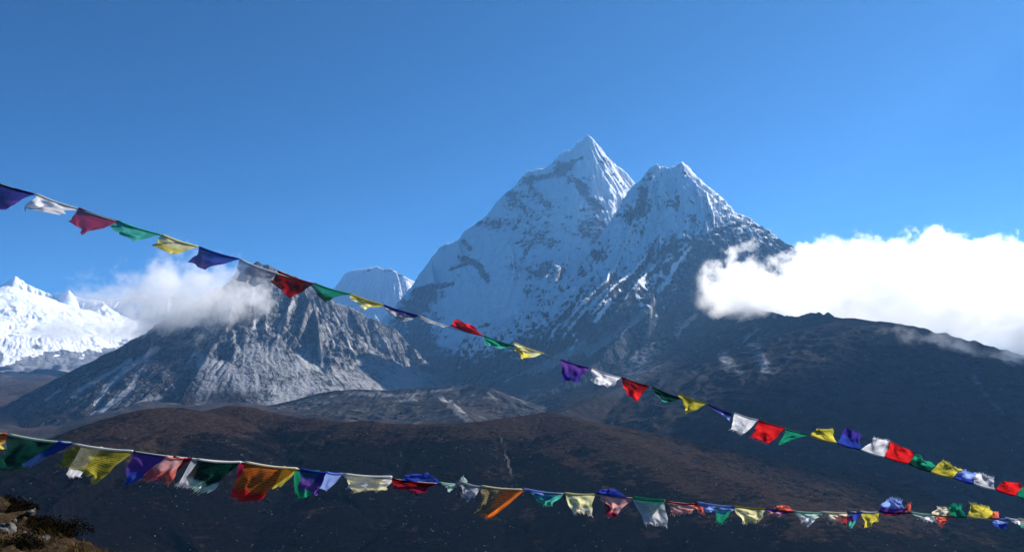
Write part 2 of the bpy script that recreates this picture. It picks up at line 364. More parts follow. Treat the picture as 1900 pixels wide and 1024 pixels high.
def main_peak():
    r = [Ridge([(620, 680, 7300), (690, 610, 7350), (735, 580, 7350), (755, 553, 7300), (772, 530, 7250), (780, 505, 7220), (800, 482, 7200), (818, 458, 7150), (850, 445, 7120), (862, 430, 7100), (900, 404, 7080), (925, 372, 7040), (950, 352, 7020), (966, 330, 7000), (980, 318, 6980), (1010, 314, 6960), (1025, 303, 6940), (1040, 287, 6930), (1062, 276, 6910), (1072, 264, 6905), (1086, 258, 6900), (1094, 253, 6900)],
               left=(1.5, .8, 800), right=(1.65, .98, 500), az=15, al=14, seed=31, flute=.07, fl=60, step=15),
         Ridge([(1094, 253, 6900), (1106, 266, 6890), (1120, 282, 6880), (1133, 298, 6860), (1152, 312, 6840), (1164, 324, 6820), (1181, 345, 6800), (1215, 395, 6850), (1300, 480, 6950), (1420, 600, 7000)],
               left=(1.5, .8, 800), right=(1.6, 1.05, 500), az=15, al=14, seed=32, flute=.16, fl=45, step=15),
         Ridge([(1094, 253, 6900), (1084, 268, 6850), (1092, 288, 6790), (1100, 306, 6740), (1116, 322, 6680), (1126, 345, 6610), (1130, 372, 6540)],
               left=(1.6, 1.5, 300), right=(1.5, 1.45, 300), az=8, al=14, seed=33, flute=.25, fl=45, step=15)]
    def masks(X, Y, Z, D, T, s):
        px, py = project(X, Y, Z)
        n = fbm(px / 26, py / 15, 5, 8, .62); n2 = ridged(px / 34 + .5 * n, py / 16, 4, 14, .6)
        big = blur(s, 6)
        sn = .86 - np.clip(s - big, -.6, .8) * .28 + .34 * n - .10 * n2
        sn -= strokes(px, py, [([(975, 332), (1020, 327), (1045, 318)], 7, .45), ([(985, 345), (1005, 365), (1018, 380)], 8, .35), ([(1075, 345), (1095, 372), (1112, 385)], 8, .5), ([(1062, 332), (1085, 345)], 8, .35),
                               ([(860, 448), (872, 462)], 6, .5), ([(862, 480), (885, 490), (905, 520)], 7, .6), ([(835, 500), (860, 492)], 4, .4), ([(782, 536), (815, 530), (840, 528)], 4, .7), ([(1062, 300), (1080, 292)], 4, .5), ([(1095, 335), (1082, 330)], 3, .4)])
        sn -= near(X, Y, Z, [(955, 365, 32, 26, .34), (1045, 310, 16, 11, .75), (905, 415, 46, 12, .30), (985, 430, 60, 34, .20), (1105, 430, 34, 40, .34), (1030, 395, 50, 30, .12), (1000, 450, 40, 12, .25),
                             (795, 545, 34, 12, .6), (768, 575, 36, 22, .55), (985, 505, 40, 16, .3), (985, 540, 22, 12, .32), (1020, 500, 30, 20, .25), (1122, 300, 16, 8, .35), (1130, 325, 14, 8, .2),
                             (840, 692, 80, 26, 1.2), (775, 650, 40, 50, .7), (700, 640, 40, 40, .6), (900, 600, 30, 10, .25), (960, 620, 30, 30, .3), (870, 640, 30, 10, .3)])  # snow cut at the glacier foot, a dark tone in place of shade
        sn += near(X, Y, Z, [(1018, 350, 22, 14, .3), (1130, 345, 16, 10, .4), (920, 645, 44, 10, .5), (860, 560, 60, 40, .1), (1150, 335, 20, 10, .3)])
        return {'snow': sn, 'scree': .25 + .2 * n, 'grass': 0 * Z}
    ribs = [([(1010, 345), (1030, 400), (1040, 440)], 19, (2.9, 2.7, 60)), ([(930, 400), (950, 450), (955, 520), (940, 580)], 26, (2.9, 2.7, 60)), ([(850, 450), (862, 500), (890, 550), (900, 620)], 30, (2.9, 2.7, 60)),
            ([(800, 490), (810, 550), (825, 610)], 38, (2.9, 2.7, 60)), ([(985, 325), (975, 380), (990, 440)], 30, (2.9, 2.7, 60))]
    mountain('snow_mountain', (-1700, 2100, 5100, 7900), 8, r, M_PEAK, masks, 24000, 33, 18, 170, ribs=ribs, strata=(0, 48), crest=11)

def buttress():
    r = [Ridge([(905, 722, 4350), (935, 690, 4500), (970, 640, 4700), (1005, 598, 4850), (1040, 556, 5000), (1075, 512, 5150), (1106, 468, 5300), (1140, 425, 5450), (1163, 385, 5600), (1178, 352, 5660), (1198, 326, 5690), (1207, 314, 5695), (1218, 307, 5700), (1240, 311, 5680), (1255, 309, 5665), (1266, 301, 5650)],
               left=(1.7, .9, 700), right=(1.15, .7, 900), az=15, al=16, seed=41, flute=.14, fl=60, step=15),
         Ridge([(1266, 301, 5650), (1280, 311, 5650), (1292, 328, 5650), (1312, 352, 5650), (1322, 354, 5655), (1336, 366, 5660), (1350, 385, 5680), (1374, 404, 5700), (1392, 414, 5700), (1408, 421, 5700), (1418, 440, 5700), (1434, 459, 5700), (1462, 476, 5750), (1520, 520, 5800), (1640, 590, 5900)],
               left=(1.5, .8, 800), right=(1.7, .8, 900), az=17, al=18, seed=42, flute=.14, fl=60, step=15),
         Ridge([(1266, 301, 5650), (1262, 330, 5580), (1268, 370, 5470), (1268, 410, 5340), (1280, 440, 5200), (1296, 475, 4980), (1312, 496, 4800), (1285, 520, 4680), (1255, 537, 4560), (1222, 556, 4440), (1182, 590, 4240), (1150, 626, 4060), (1110, 668, 3880), (1060, 702, 3720), (1010, 742, 3550)],
               left=(1.5, .7, 600), right=(1.2, .7, 700), az=9, al=18, seed=43, flute=.15, fl=100, step=30)]
    ribs = [([(1185, 400), (1165, 450), (1150, 490), (1126, 539), (1082, 578), (1046, 624), (1010, 660), (975, 700)], 67, (2.6, 2.3, 80)),
            ([(1205, 470), (1170, 520), (1131, 556), (1110, 590), (1072, 630), (1040, 662), (990, 705)], 64, (2.6, 2.3, 80)),
            ([(1268, 440), (1282, 457), (1252, 492), (1212, 512), (1182, 542), (1150, 580), (1120, 610)], 64, (2.6, 2.3, 80)),
            ([(1240, 350), (1232, 400), (1215, 450), (1190, 500), (1150, 545)], 41, (2.6, 2.3, 80)),
            ([(1205, 350), (1200, 395), (1185, 430)], 41, (2.6, 2.3, 80)),
            ([(1110, 500), (1075, 545), (1050, 585), (1010, 630), (970, 680)], 48, (2.6, 2.3, 80)),
            ([(1248, 440), (1225, 490), (1200, 520)], 41, (2.6, 2.3, 80)),
            ([(1100, 600), (1060, 640), (1020, 690)], 35, (2.6, 2.3, 80)), ([(1160, 590), (1120, 630), (1080, 660)], 35, (2.6, 2.3, 80)),
            ([(1310, 360), (1322, 410), (1328, 460)], 38, (2.6, 2.3, 80)), ([(1350, 400), (1362, 440), (1370, 480)], 38, (2.6, 2.3, 80)), ([(1390, 425), (1400, 460), (1410, 490)], 32, (2.6, 2.3, 80)),
            ([(1290, 340), (1300, 380), (1312, 430), (1320, 470)], 35, (2.6, 2.3, 80))]
    def masks(X, Y, Z, D, T, s):
        px, py = project(X, Y, Z)
        q = px * .62 + py * .79; p = px * .79 - py * .62       # q runs along the fall of the left face, p across it
        n = fbm(p / 9, q / 40, 5, 8, .62); n2 = fbm(px / 14, py / 14, 5, 9, .6); big = blur(s, 6)
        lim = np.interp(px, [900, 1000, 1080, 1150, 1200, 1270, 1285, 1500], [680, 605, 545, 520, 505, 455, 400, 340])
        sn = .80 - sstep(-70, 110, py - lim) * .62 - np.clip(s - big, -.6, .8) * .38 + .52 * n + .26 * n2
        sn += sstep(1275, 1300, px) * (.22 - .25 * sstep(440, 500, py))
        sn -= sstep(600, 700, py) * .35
        sn -= near(X, Y, Z, [(1192, 372, 11, 32, .75), (1168, 400, 12, 10, .8), (1205, 330, 10, 14, .3), (1208, 470, 9, 16, .6), (1230, 462, 8, 14, .6), (1250, 458, 10, 14, .6), (1255, 380, 6, 26, .4), (1110, 470, 14, 8, .5), (1080, 505, 10, 8, .5), (1340, 440, 40, 40, .15)])
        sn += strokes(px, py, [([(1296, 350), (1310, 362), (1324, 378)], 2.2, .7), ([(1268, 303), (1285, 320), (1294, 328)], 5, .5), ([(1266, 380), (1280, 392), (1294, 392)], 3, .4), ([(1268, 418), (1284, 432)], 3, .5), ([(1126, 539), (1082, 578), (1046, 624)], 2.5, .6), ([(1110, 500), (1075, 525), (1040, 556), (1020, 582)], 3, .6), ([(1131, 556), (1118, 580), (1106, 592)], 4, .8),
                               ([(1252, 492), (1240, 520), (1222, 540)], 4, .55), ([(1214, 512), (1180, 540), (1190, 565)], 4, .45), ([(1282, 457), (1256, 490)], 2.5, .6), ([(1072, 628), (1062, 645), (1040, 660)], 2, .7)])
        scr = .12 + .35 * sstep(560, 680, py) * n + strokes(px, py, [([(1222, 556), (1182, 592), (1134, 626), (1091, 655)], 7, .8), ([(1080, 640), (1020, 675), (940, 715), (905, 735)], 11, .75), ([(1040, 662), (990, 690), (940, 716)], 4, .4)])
        return {'snow': sn, 'scree': scr, 'grass': sstep(680, 740, py) * .35}
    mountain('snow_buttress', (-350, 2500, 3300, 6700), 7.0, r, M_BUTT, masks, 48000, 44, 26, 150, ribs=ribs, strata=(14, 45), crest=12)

def right_hillside():
    r = [Ridge([(1312, 500, 4780), (1335, 530, 4450), (1365, 555, 4150), (1420, 578, 3700), (1480, 588, 3350), (1505, 580, 3250), (1514, 582, 3230), (1518, 578, 3210), (1528, 586, 3200), (1538, 580, 3150), (1552, 588, 3120), (1575, 592, 3100), (1640, 597, 3000), (1720, 616, 2900), (1800, 644, 2800), (1900, 684, 2650), (2050, 740, 2450), (2300, 830, 2200)],
               left=(1.0, .6, 400), right=(.74, .34, 600), az=4, al=10, seed=51, flute=.08, fl=130),
         Ridge([(1262, 650, 3500), (1220, 682, 3250), (1160, 714, 2900), (1080, 752, 2550), (980, 792, 2150), (900, 830, 1950)],
               left=(.6, .6, 120), right=(.3, .36, 120), az=3, al=10, seed=52, flute=.06, fl=150),
         Ridge([(1575, 590, 3100), (1600, 690, 2550), (1640, 790, 2050), (1690, 890, 1650), (1740, 1000, 1350)],
               left=(.12, .34, 200), right=(.12, .34, 200), az=3, al=14, seed=53, flute=.06, fl=150),
         Ridge([(1480, 745, 2500), (1400, 755, 2380), (1370, 775, 2200), (1300, 820, 1900)], left=(.1, .25, 120), right=(.1, .25, 120), az=2, al=10, seed=54, flute=.06, fl=110)]
    def masks(X, Y, Z, D, T, s):
        px, py = project(X, Y, Z)
        n = fbm(X / 120, Y / 120, 5, 3, .6)
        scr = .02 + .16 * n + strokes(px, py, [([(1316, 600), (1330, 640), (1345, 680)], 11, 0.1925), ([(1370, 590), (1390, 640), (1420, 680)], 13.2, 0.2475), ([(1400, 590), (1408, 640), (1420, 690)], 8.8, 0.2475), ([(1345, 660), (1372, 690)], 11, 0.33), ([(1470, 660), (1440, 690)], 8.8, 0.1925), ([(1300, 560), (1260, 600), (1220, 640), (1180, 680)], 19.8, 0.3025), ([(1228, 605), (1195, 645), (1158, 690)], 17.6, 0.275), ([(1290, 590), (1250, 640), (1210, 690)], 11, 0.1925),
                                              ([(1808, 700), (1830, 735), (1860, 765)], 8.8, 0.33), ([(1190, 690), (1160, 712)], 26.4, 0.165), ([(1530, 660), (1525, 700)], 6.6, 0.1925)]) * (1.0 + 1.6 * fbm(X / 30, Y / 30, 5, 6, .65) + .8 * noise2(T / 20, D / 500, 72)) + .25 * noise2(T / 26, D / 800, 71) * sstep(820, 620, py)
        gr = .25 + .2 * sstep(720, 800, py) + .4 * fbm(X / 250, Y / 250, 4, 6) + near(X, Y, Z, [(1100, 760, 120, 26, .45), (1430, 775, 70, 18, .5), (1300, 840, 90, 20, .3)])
        return {'snow': -.6 + 0 * Z, 'scree': scr, 'grass': gr}
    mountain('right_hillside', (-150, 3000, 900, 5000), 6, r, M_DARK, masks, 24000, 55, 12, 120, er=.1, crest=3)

def rock_peak():
    r = [Ridge([(-160, 860, 3500), (-60, 815, 3800), (30, 782, 4000), (80, 757, 4150), (120, 732, 4250), (150, 712, 4280), (168, 688, 4310), (182, 668, 4330), (205, 662, 4380), (232, 656, 4400), (250, 640, 4430), (268, 628, 4460), (282, 630, 4480), (294, 612, 4500), (310, 600, 4510), (326, 597, 4520), (345, 600, 4530), (365, 588, 4550), (400, 572, 4600), (425, 552, 4650), (445, 522, 4680), (465, 496, 4695), (480, 485, 4700)],
               left=(1.2, .7, 600), right=(.95, .56, 380), az=8, al=14, seed=61, flute=.06, fl=150, step=30, fdec=300),
         Ridge([(480, 485, 4700), (488, 492, 4720), (500, 493, 4730), (512, 500, 4750), (530, 506, 4770), (545, 512, 4800), (590, 540, 4850), (610, 550, 4870), (625, 563, 4900), (660, 575, 4950), (680, 590, 4980), (695, 592, 5000), (735, 612, 5050), (757, 640, 5050), (774, 680, 5000), (779, 720, 4900)],
               left=(1.2, .7, 600), right=(1.9, .56, 300), az=9, al=14, seed=62, flute=.06, fl=140, step=30, fdec=350),
         Ridge([(365, 588, 4550), (370, 615, 4370), (366, 640, 4200), (370, 662, 4060), (392, 690, 3900), (425, 718, 3720), (470, 748, 3500)],
               left=(1.3, .6, 250), right=(.95, .5, 350), az=4, al=10, seed=63, flute=.12, fl=70, step=30),
         Ridge([(310, 600, 4510), (300, 640, 4300), (268, 670, 4120), (240, 690, 3980)], left=(.9, .6, 150), right=(.9, .6, 150), az=4, al=10, seed=67, flute=.2, fl=60)]
    ribs = [([(476, 500), (470, 540), (462, 580), (458, 615)], 35, (2.8, 2.4, 60)), ([(505, 510), (500, 550), (490, 600), (492, 625)], 34, (2.8, 2.4, 60)), ([(535, 515), (545, 560), (530, 600), (520, 635)], 57, (2.8, 2.4, 60)),
            ([(562, 540), (572, 580), (560, 620), (548, 642)], 74, (2.8, 2.4, 60)), ([(590, 550), (602, 590), (612, 630), (620, 670)], 18, (2.8, 2.4, 60)), ([(615, 565), (635, 600), (645, 640), (650, 668)], 17, (2.8, 2.4, 60)),
            ([(580, 560), (588, 610), (592, 650), (598, 676)], 61, (2.8, 2.4, 60)), ([(650, 580), (672, 620), (690, 655)], 44, (2.8, 2.4, 60)), ([(690, 600), (715, 640), (735, 680)], 22, (2.8, 2.4, 60)), ([(385, 600), (392, 630), (402, 655)], 22, (2.8, 2.4, 60)), ([(430, 570), (425, 605), (418, 640)], 56, (2.8, 2.4, 60)), ([(405, 590), (410, 625), (405, 650)], 44, (2.8, 2.4, 60)),
            ([(284, 640), (276, 660), (262, 672)], 34, (2.8, 2.4, 60))]
    def masks(X, Y, Z, D, T, s):
        px, py = project(X, Y, Z)
        n = fbm(X / 120, Y / 120, 5, 3, .6)
        yc = np.interp(px, [360, 367, 413, 425, 440, 455, 471, 508, 541, 592, 626, 659, 668, 690, 740, 780], [648, 657, 664, 673, 642, 624, 624, 638, 647, 680, 688, 671, 661, 658, 672, 690]) + 7 * fbm(px / 14, py / 14, 4, 3, .6)
        low = sstep(-3, 4, py - yc) * sstep(362, 372, px)
        ax, ay, _ = W(455, 560, 4560)
        ang = np.arctan2(X - ax, -(Y - ay)); rad = np.hypot(X - ax, Y - ay)
        st = noise2(ang * 26, rad / 900, 7) * .6 + noise2(ang * 60 + .3 * n, rad / 700, 9) * .5 + noise2(ang * 130 + .3 * n, rad / 400, 19) * .3
        gul = strokes(px, py, [([(545, 560), (530, 585), (519, 602), (517, 625), (515, 640)], 2.2, .7), ([(472, 545), (474, 580), (472, 622)], 2.0, .6), ([(500, 605), (478, 610)], 2, .5), ([(585, 560), (600, 590), (612, 610), (622, 640), (632, 665)], 1.8, .4), ([(620, 580), (640, 620), (655, 650)], 2, .5), ([(592, 645), (594, 665), (602, 682)], 2.2, .7), ([(470, 608), (490, 606), (512, 612)], 2, .4), ([(550, 655), (575, 660), (590, 676)], 3, .4)])
        left = sstep(366, 350, px)
        ls = strokes(px, py, [([(242, 668), (215, 685), (180, 705), (150, 722), (135, 735)], 4, .75), ([(292, 646), (262, 668), (228, 690), (200, 715), (178, 748)], 5, .85), ([(272, 672), (240, 720), (200, 752), (172, 770)], 5, .45), ([(250, 715), (215, 745), (172, 772)], 4, .6), ([(300, 735), (265, 745), (240, 760)], 6, .45), ([(112, 722), (85, 742)], 3, .6), ([(360, 655), (340, 690), (318, 715), (308, 722)], 2.5, .4), ([(332, 735), (312, 752)], 2, .5), ([(120, 815), (160, 795), (195, 780)], 9, .6), ([(105, 815), (115, 795)], 6, .5), ([(345, 618), (355, 608)], 3, .4)])
        scr = (.30 + .36 * n + gul) * (1 - left) * (1 - low) + low * (.52 + .22 * st + .4 * n) + left * (.05 + .18 * n) + ls * (1.25 + .5 * n) + near(X, Y, Z, [(755, 695, 26, 30, .4), (710, 640, 30, 20, .25)])
        gr = near(X, Y, Z, [(425, 740, 60, 20, .9), (60, 780, 70, 20, .5), (330, 740, 40, 40, .3), (200, 830, 160, 30, .4), (130, 772, 30, 10, .35), (405, 710, 24, 18, .25)]) + left * (.42 + .3 * n) - ls * .9  # left flank: dark grass tone painted in for the shade on that side
        return {'snow': -.6 + .5 * fbm(X / 40, Z / 30, 4, 4) * (1 - low), 'scree': scr, 'grass': gr}
    YC = ([300, 360, 367, 413, 425, 440, 455, 471, 508, 541, 592, 626, 659, 668, 690, 740, 780], [640, 644, 657, 664, 673, 642, 624, 624, 638, 647, 680, 688, 671, 661, 658, 672, 690])
    def calm(X, Y, Z):
        px, py = project(X, Y, Z)
        return 1 - .9 * sstep(-14, 14, py - np.interp(px, *YC)) * sstep(350, 375, px) - .75 * sstep(375, 350, px) * sstep(600, 640, py)
    mountain('rocky_mountain', (-3000, -250, 2700, 5500), 6.0, r, M_ROCK, masks, 24000, 66, 36, 150, ribs=ribs, strata=(9, 30), crest=5, calm=calm)

def moraine():
    r = [Ridge([(440, 775, 3400), (500, 752, 3380), (560, 737, 3350), (600, 728, 3300), (650, 722, 3250), (720, 723, 3200), (800, 718, 3200), (870, 714, 3100), (915, 720, 3000), (945, 745, 2900), (965, 775, 2700)],
               left=(.4, .3, 200), right=(.5, .12, 160), az=4, al=14, seed=71, flute=.3, fl=70, step=25),
         Ridge([(780, 752, 2900), (815, 740, 2750), (835, 748, 2600), (870, 775, 2350), (890, 790, 2200)], left=(.4, .25, 100), right=(.4, .2, 120), az=3, al=10, seed=72, flute=.3, fl=50, step=25),
         Ridge([(600, 750, 2900), (680, 742, 2850), (760, 745, 2800), (800, 755, 2700)], left=(.3, .15, 100), right=(.4, .15, 100), az=4, al=10, seed=73, flute=.3, fl=50, step=25)]
    def masks(X, Y, Z, D, T, s):
        px, py = project(X, Y, Z)
        n = fbm(X / 60, Y / 60, 5, 2, .6); n3 = fbm(px / 40, py / 4, 4, 6, .6)
        scr = .22 + .45 * n + .25 * n3 + strokes(px, py, [([(820, 740), (845, 762), (870, 783)], 4, .6), ([(835, 742), (860, 765), (880, 785)], 2, .5), ([(640, 728), (760, 735), (800, 726), (870, 716)], 4, .3), ([(905, 728), (922, 742)], 2, .5), ([(730, 745), (790, 738)], 3, .35)])
        return {'snow': -1 + 0 * Z, 'scree': scr, 'grass': .25 + .4 * fbm(X / 150, Y / 150, 4, 12) + near(X, Y, Z, [(890, 755, 30, 14, .4), (600, 780, 100, 12, .3)])}
    mountain('moraine', (-1500, 400, 1900, 3700), 5, r, M_MOR, masks, 24000, 77, 10, 90, crest=2)

def brown_hill():
    r = [Ridge([(-200, 990, 850), (-60, 935, 1000), (60, 885, 1120), (140, 835, 1230), (200, 798, 1320), (245, 772, 1400), (280, 757, 1450), (318, 755, 1480), (345, 766, 1500), (370, 775, 1500)],
               left=(.1, .45, 70), right=(.06, .42, 70), az=1.2, al=5, seed=81, flute=.05, fl=90, step=20),
         Ridge([(330, 780, 1400), (385, 762, 1560), (425, 752, 1600), (450, 754, 1600), (480, 762, 1600), (560, 775, 1550), (640, 783, 1500), (680, 780, 1480), (720, 785, 1480), (790, 787, 1450), (850, 785, 1450), (905, 779, 1480), (960, 772, 1520), (1015, 764, 1540), (1060, 777, 1480), (1100, 793, 1400), (1150, 814, 1320), (1250, 850, 1220), (1400, 908, 1060), (1500, 960, 950), (1600, 1030, 850), (1750, 1120, 750)],
               left=(.22, .18, 300), right=(.05, .46, 70), az=1.2, al=5, seed=82, flute=.05, fl=90, step=20)]
    ribs = [([(945, 830), (960, 880), (1000, 930), (1060, 980), (1110, 1020)], 1.2, (.1, .42, 60)), ([(1040, 830), (1110, 880), (1180, 940), (1240, 1000)], 1.2, (.1, .42, 60)), ([(420, 770), (380, 800), (320, 850), (240, 920), (150, 990)], 1.2, (.1, .42, 60)),
            ([(700, 800), (680, 850), (640, 920), (580, 1000)], 1, (.1, .42, 60)), ([(860, 800), (850, 860), (830, 930), (800, 1010)], 1, (.1, .42, 60)), ([(1150, 830), (1250, 890), (1360, 960), (1430, 1010)], 1.2, (.1, .42, 60))]
    def masks(X, Y, Z, D, T, s):
        px, py = project(X, Y, Z)
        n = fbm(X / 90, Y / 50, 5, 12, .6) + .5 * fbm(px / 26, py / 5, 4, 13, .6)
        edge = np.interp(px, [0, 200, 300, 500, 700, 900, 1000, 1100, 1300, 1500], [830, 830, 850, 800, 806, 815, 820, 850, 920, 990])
        gr = .66 - sstep(-30, 40, py - edge) * .52 + .75 * n + near(X, Y, Z, [(300, 775, 50, 22, .3), (450, 775, 70, 16, .25), (980, 785, 80, 14, .25)])  # below edge grass gives way to near-black rock: front slope's shade put into colour
        gr += strokes(px, py, [([(925, 850), (955, 900), (985, 960), (1000, 1020)], 12, .3), ([(1010, 830), (1100, 880), (1180, 960), (1240, 1010)], 12, .35), ([(1100, 820), (1200, 855), (1300, 900), (1420, 970)], 14, .3), ([(1420, 920), (1500, 975)], 14, .25)])
        scr = .0 + .22 * fbm(X / 50, Y / 50, 5, 2, .65) + strokes(px, py, [([(600, 930), (565, 965), (535, 1000), (520, 1024)], 6, .38), ([(500, 925), (490, 935)], 5, .3)])
        xt = np.interp(py, [795, 805, 820, 835, 850, 870, 900], [931, 928, 930, 936, 941, 946, 958]) + 1.2 * np.sin(py / 3.0)
        scr += 1.3 * np.exp(-((px - xt) / 2.0) ** 2) * sstep(900, 880, py) * sstep(793, 800, py)
        return {'snow': -1 + 0 * Z, 'scree': scr, 'grass': gr}
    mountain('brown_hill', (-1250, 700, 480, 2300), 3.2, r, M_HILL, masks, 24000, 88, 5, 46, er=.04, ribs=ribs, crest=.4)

def valley_floor():
    az = np.radians(np.linspace(-75, 75, 500)); d = np.exp(np.linspace(math.log(120), math.log(16500), 420))
    A, R = np.meshgrid(az, d); X = R * np.sin(A); Y = R * np.cos(A)
    zb = np.interp(R, [100, 400, 700, 1200, 2000, 3000, 4500, 8000, 12000, 17000], [-90, -190, -225, -215, -150, -95, -60, 60, 160, 250])
    zb = zb - 110 * sstep(-.42, -.62, X / np.maximum(Y, 1)) * sstep(6500, 3000, R) - 130 * sstep(.25, .5, X / np.maximum(Y, 1)) * sstep(3000, 1200, R)
    Z = zb + R * .012 * fbm(X / 300, Y / 300, 6, 4, .55) + 3 * fbm(X / 40, Y / 40, 4, 9)
    px, py = project(X, Y, Z)
    grid_mesh('valley_floor', X, Y, Z, {'snow': -1 + 0 * Z, 'scree': .25 + .5 * fbm(X / 220, Y / 220, 5, 5, .6), 'grass': .5 + .5 * fbm(X / 350, Y / 350, 5, 15, .6)}, M_MOR)

snow_range(); snow_peak_far(); main_peak(); buttress(); right_hillside(); rock_peak(); moraine(); brown_hill(); valley_floor()

# ------------------------------------------------------------------ clouds
def cloud(name, label, ctrl, depth, dens, amp, scale, soft, seed, step=.12, tint=(1, 1, 1), aniso=.6, group=None):
    """a bank of cloud along x: elliptical cross-sections whose centre, height and distance follow curves; noise eats its edge"""
    C = []
    for px, yt, yb, Y, *dp in ctrl:
        a = W(px, yt, Y); b = W(px, yb, Y); C.append((a[0], Y, (a[2] + b[2]) / 2, (a[2] - b[2]) / 2, dp[0] if dp else depth))
    C = np.array(C); x0, x1 = C[0, 0], C[-1, 0]
    k = N(name + '_vapour'); tc = k.n('TexCoord').outputs['Object']
    xyz = k.n('SeparateXYZ', i_Vector=tc)
    xn = k.math('DIVIDE', k.math('SUBTRACT', xyz.outputs[0], x0), x1 - x0)
    def curve(col):
        lo, hi = C[:, col].min(), C[:, col].max(); hi = hi if hi > lo + 1 else lo + 1
        fc = k.n('FloatCurve', i_Value=xn); cv = fc.mapping.curves[0]; fc.mapping.use_clip = True
        pts = [((c[0] - x0) / (x1 - x0), (c[col] - lo) / (hi - lo)) for c in C]
        cv.points[0].location = pts[0]; cv.points[-1].location = pts[-1]
        for p in pts[1:-1]: cv.points.new(*p)
        fc.mapping.update()
        return k.math('MULTIPLY_ADD', fc.outputs[0], hi - lo, lo)
    yc, zc, hz, hy = curve(1), curve(2), curve(3), curve(4)
    mp = k.n('Mapping', i_Vector=tc, i_Location=(seed * 913.7, seed * 377.1, 0)).outputs[0]
    big = k.noise(mp, scale, 2, .5); fine = k.noise(mp, scale * 3.2, 6, .62, 2.3)
    nn = k.math('ADD', k.math('MULTIPLY', big, .5), k.math('MULTIPLY', fine, .5))
    dz = k.math('DIVIDE', k.math('SUBTRACT', xyz.outputs[2], zc), hz)
    dy = k.math('DIVIDE', k.math('SUBTRACT', xyz.outputs[1], yc), hy)
    r = k.math('SQRT', k.math('ADD', k.math('MULTIPLY', dz, dz), k.math('MULTIPLY', dy, dy)))
    e = k.math('ADD', k.math('MULTIPLY', k.math('SUBTRACT', 1.0, r), hz), k.math('MULTIPLY', k.math('SUBTRACT', nn, .52), amp))
    d = k.math('MULTIPLY', k.ss(0, soft, e), dens)
    end = k.math('MULTIPLY', k.ss(0, .04, xn), k.ss(1.0, .96, xn))
    d = k.math('MULTIPLY', d, end)
    v = k.n('VolumePrincipled', i_Color=(*tint, 1), i_Density=d, i_Anisotropy=aniso)
    m = k.done(v.outputs[0], True)
    try: m.cycles.volume_step_rate = step
    except Exception: m.volume_step_rate = step
    bm = bmesh.new(); rings = []; ns, nr = 40, 24
    for i in range(ns + 1):
        x = x0 + (x1 - x0) * i / ns
        Yc, Zc, Hz, Hy = (np.interp(x, C[:, 0], C[:, j]) for j in (1, 2, 3, 4))
        q = amp * .15
        ring = []
        for j in range(nr):
            t = 2 * math.pi * j / nr
            ring.append(bm.verts.new((x, Yc + (Hy * (1 + q / Hz)) * math.cos(t), Zc + (Hz + q) * math.sin(t))))
        rings.append(ring)
    for a, b in zip(rings[:-1], rings[1:]):
        for j in range(nr): bm.faces.new((a[j], b[j], b[(j + 1) % nr], a[(j + 1) % nr]))
    bm.faces.new(rings[0]); bm.faces.new(rings[-1][::-1])
    bmesh.ops.recalc_face_normals(bm, faces=bm.faces)
    me = bpy.data.meshes.new(name); bm.to_mesh(me); bm.free(); me.materials.append(m)
    o = bpy.data.objects.new(name, me); COL.objects.link(o)
    o['label'] = label; o['category'] = 'cloud'
    if group: o['group'] = group
    return o

cloud('cloud', 'large dense white cloud bank hiding the right shoulder of the twin peaks',
      [(1308, 530, 575, 4000), (1328, 482, 594, 3950), (1352, 476, 602, 3900), (1380, 486, 606, 3850), (1430, 474, 614, 3750), (1500, 460, 624, 3650), (1560, 447, 634, 3600), (1640, 462, 648, 3550), (1720, 446, 662, 3500), (1800, 438, 682, 3450), (1900, 456, 705, 3400), (1990, 455, 710, 3350), (2080, 480, 690, 3300), (2180, 520, 640, 3250)],
      280, .0085, 900, 1 / 250.0, 28, 1, step=.03)
def tall(x, y, z, h):
    a = project(x, y, z + h); b = project(x, y, z - h); return (float(a[0]), float(a[1]), float(b[1]), y)
cloud('cloud', 'unseen cloud added beyond the right edge to shade the right hillside',  # out of view, added only to throw shade on the right hillside
      [tall(x, y, z, h) + (dp,) for x, y, z, h, dp in ((3050, 4050, 2020, 80, 150), (3250, 4050, 2050, 220, 300), (3550, 3950, 2050, 300, 520), (3900, 3750, 2000, 340, 850), (4500, 3550, 2000, 330, 950), (5100, 3600, 1950, 250, 700), (5500, 3600, 1900, 80, 250))],
      900, .009, 500, 1 / 420.0, 120, 5, step=.08)
cloud('cloud', 'soft grey white cloud clinging to the top of the dark rocky mountain',
      [(150, 560, 590, 4600), (190, 530, 590, 4500), (235, 514, 600, 4450), (270, 500, 630, 4350), (310, 476, 655, 4250), (350, 470, 655, 4180), (395, 470, 655, 4120), (435, 480, 635, 4120), (475, 508, 600, 4180), (520, 540, 570, 4250)],
      220, .0056, 1100, 1 / 190.0, 150, 2, step=.06, aniso=.1)
cloud('cloud', 'thin veil of mist lying in front of the bright snow range',
      [(40, 612, 622, 8000), (90, 588, 638, 8000), (150, 574, 642, 8000), (220, 578, 640, 8000), (300, 585, 630, 8000), (340, 600, 620, 8000)],
      450, .005, 900, 1 / 500.0, 260, 3, aniso=.1)
cloud('cloud', 'ragged shred of cloud spilling over the dark ridge below the large bank',
      [(1640, 612, 640, 2700), (1700, 606, 650, 2650), (1760, 622, 680, 2600), (1810, 640, 694, 2550), (1850, 650, 690, 2500), (1900, 612, 690, 2500), (1980, 620, 720, 2450)],
      150, .016, 420, 1 / 120.0, 90, 4)

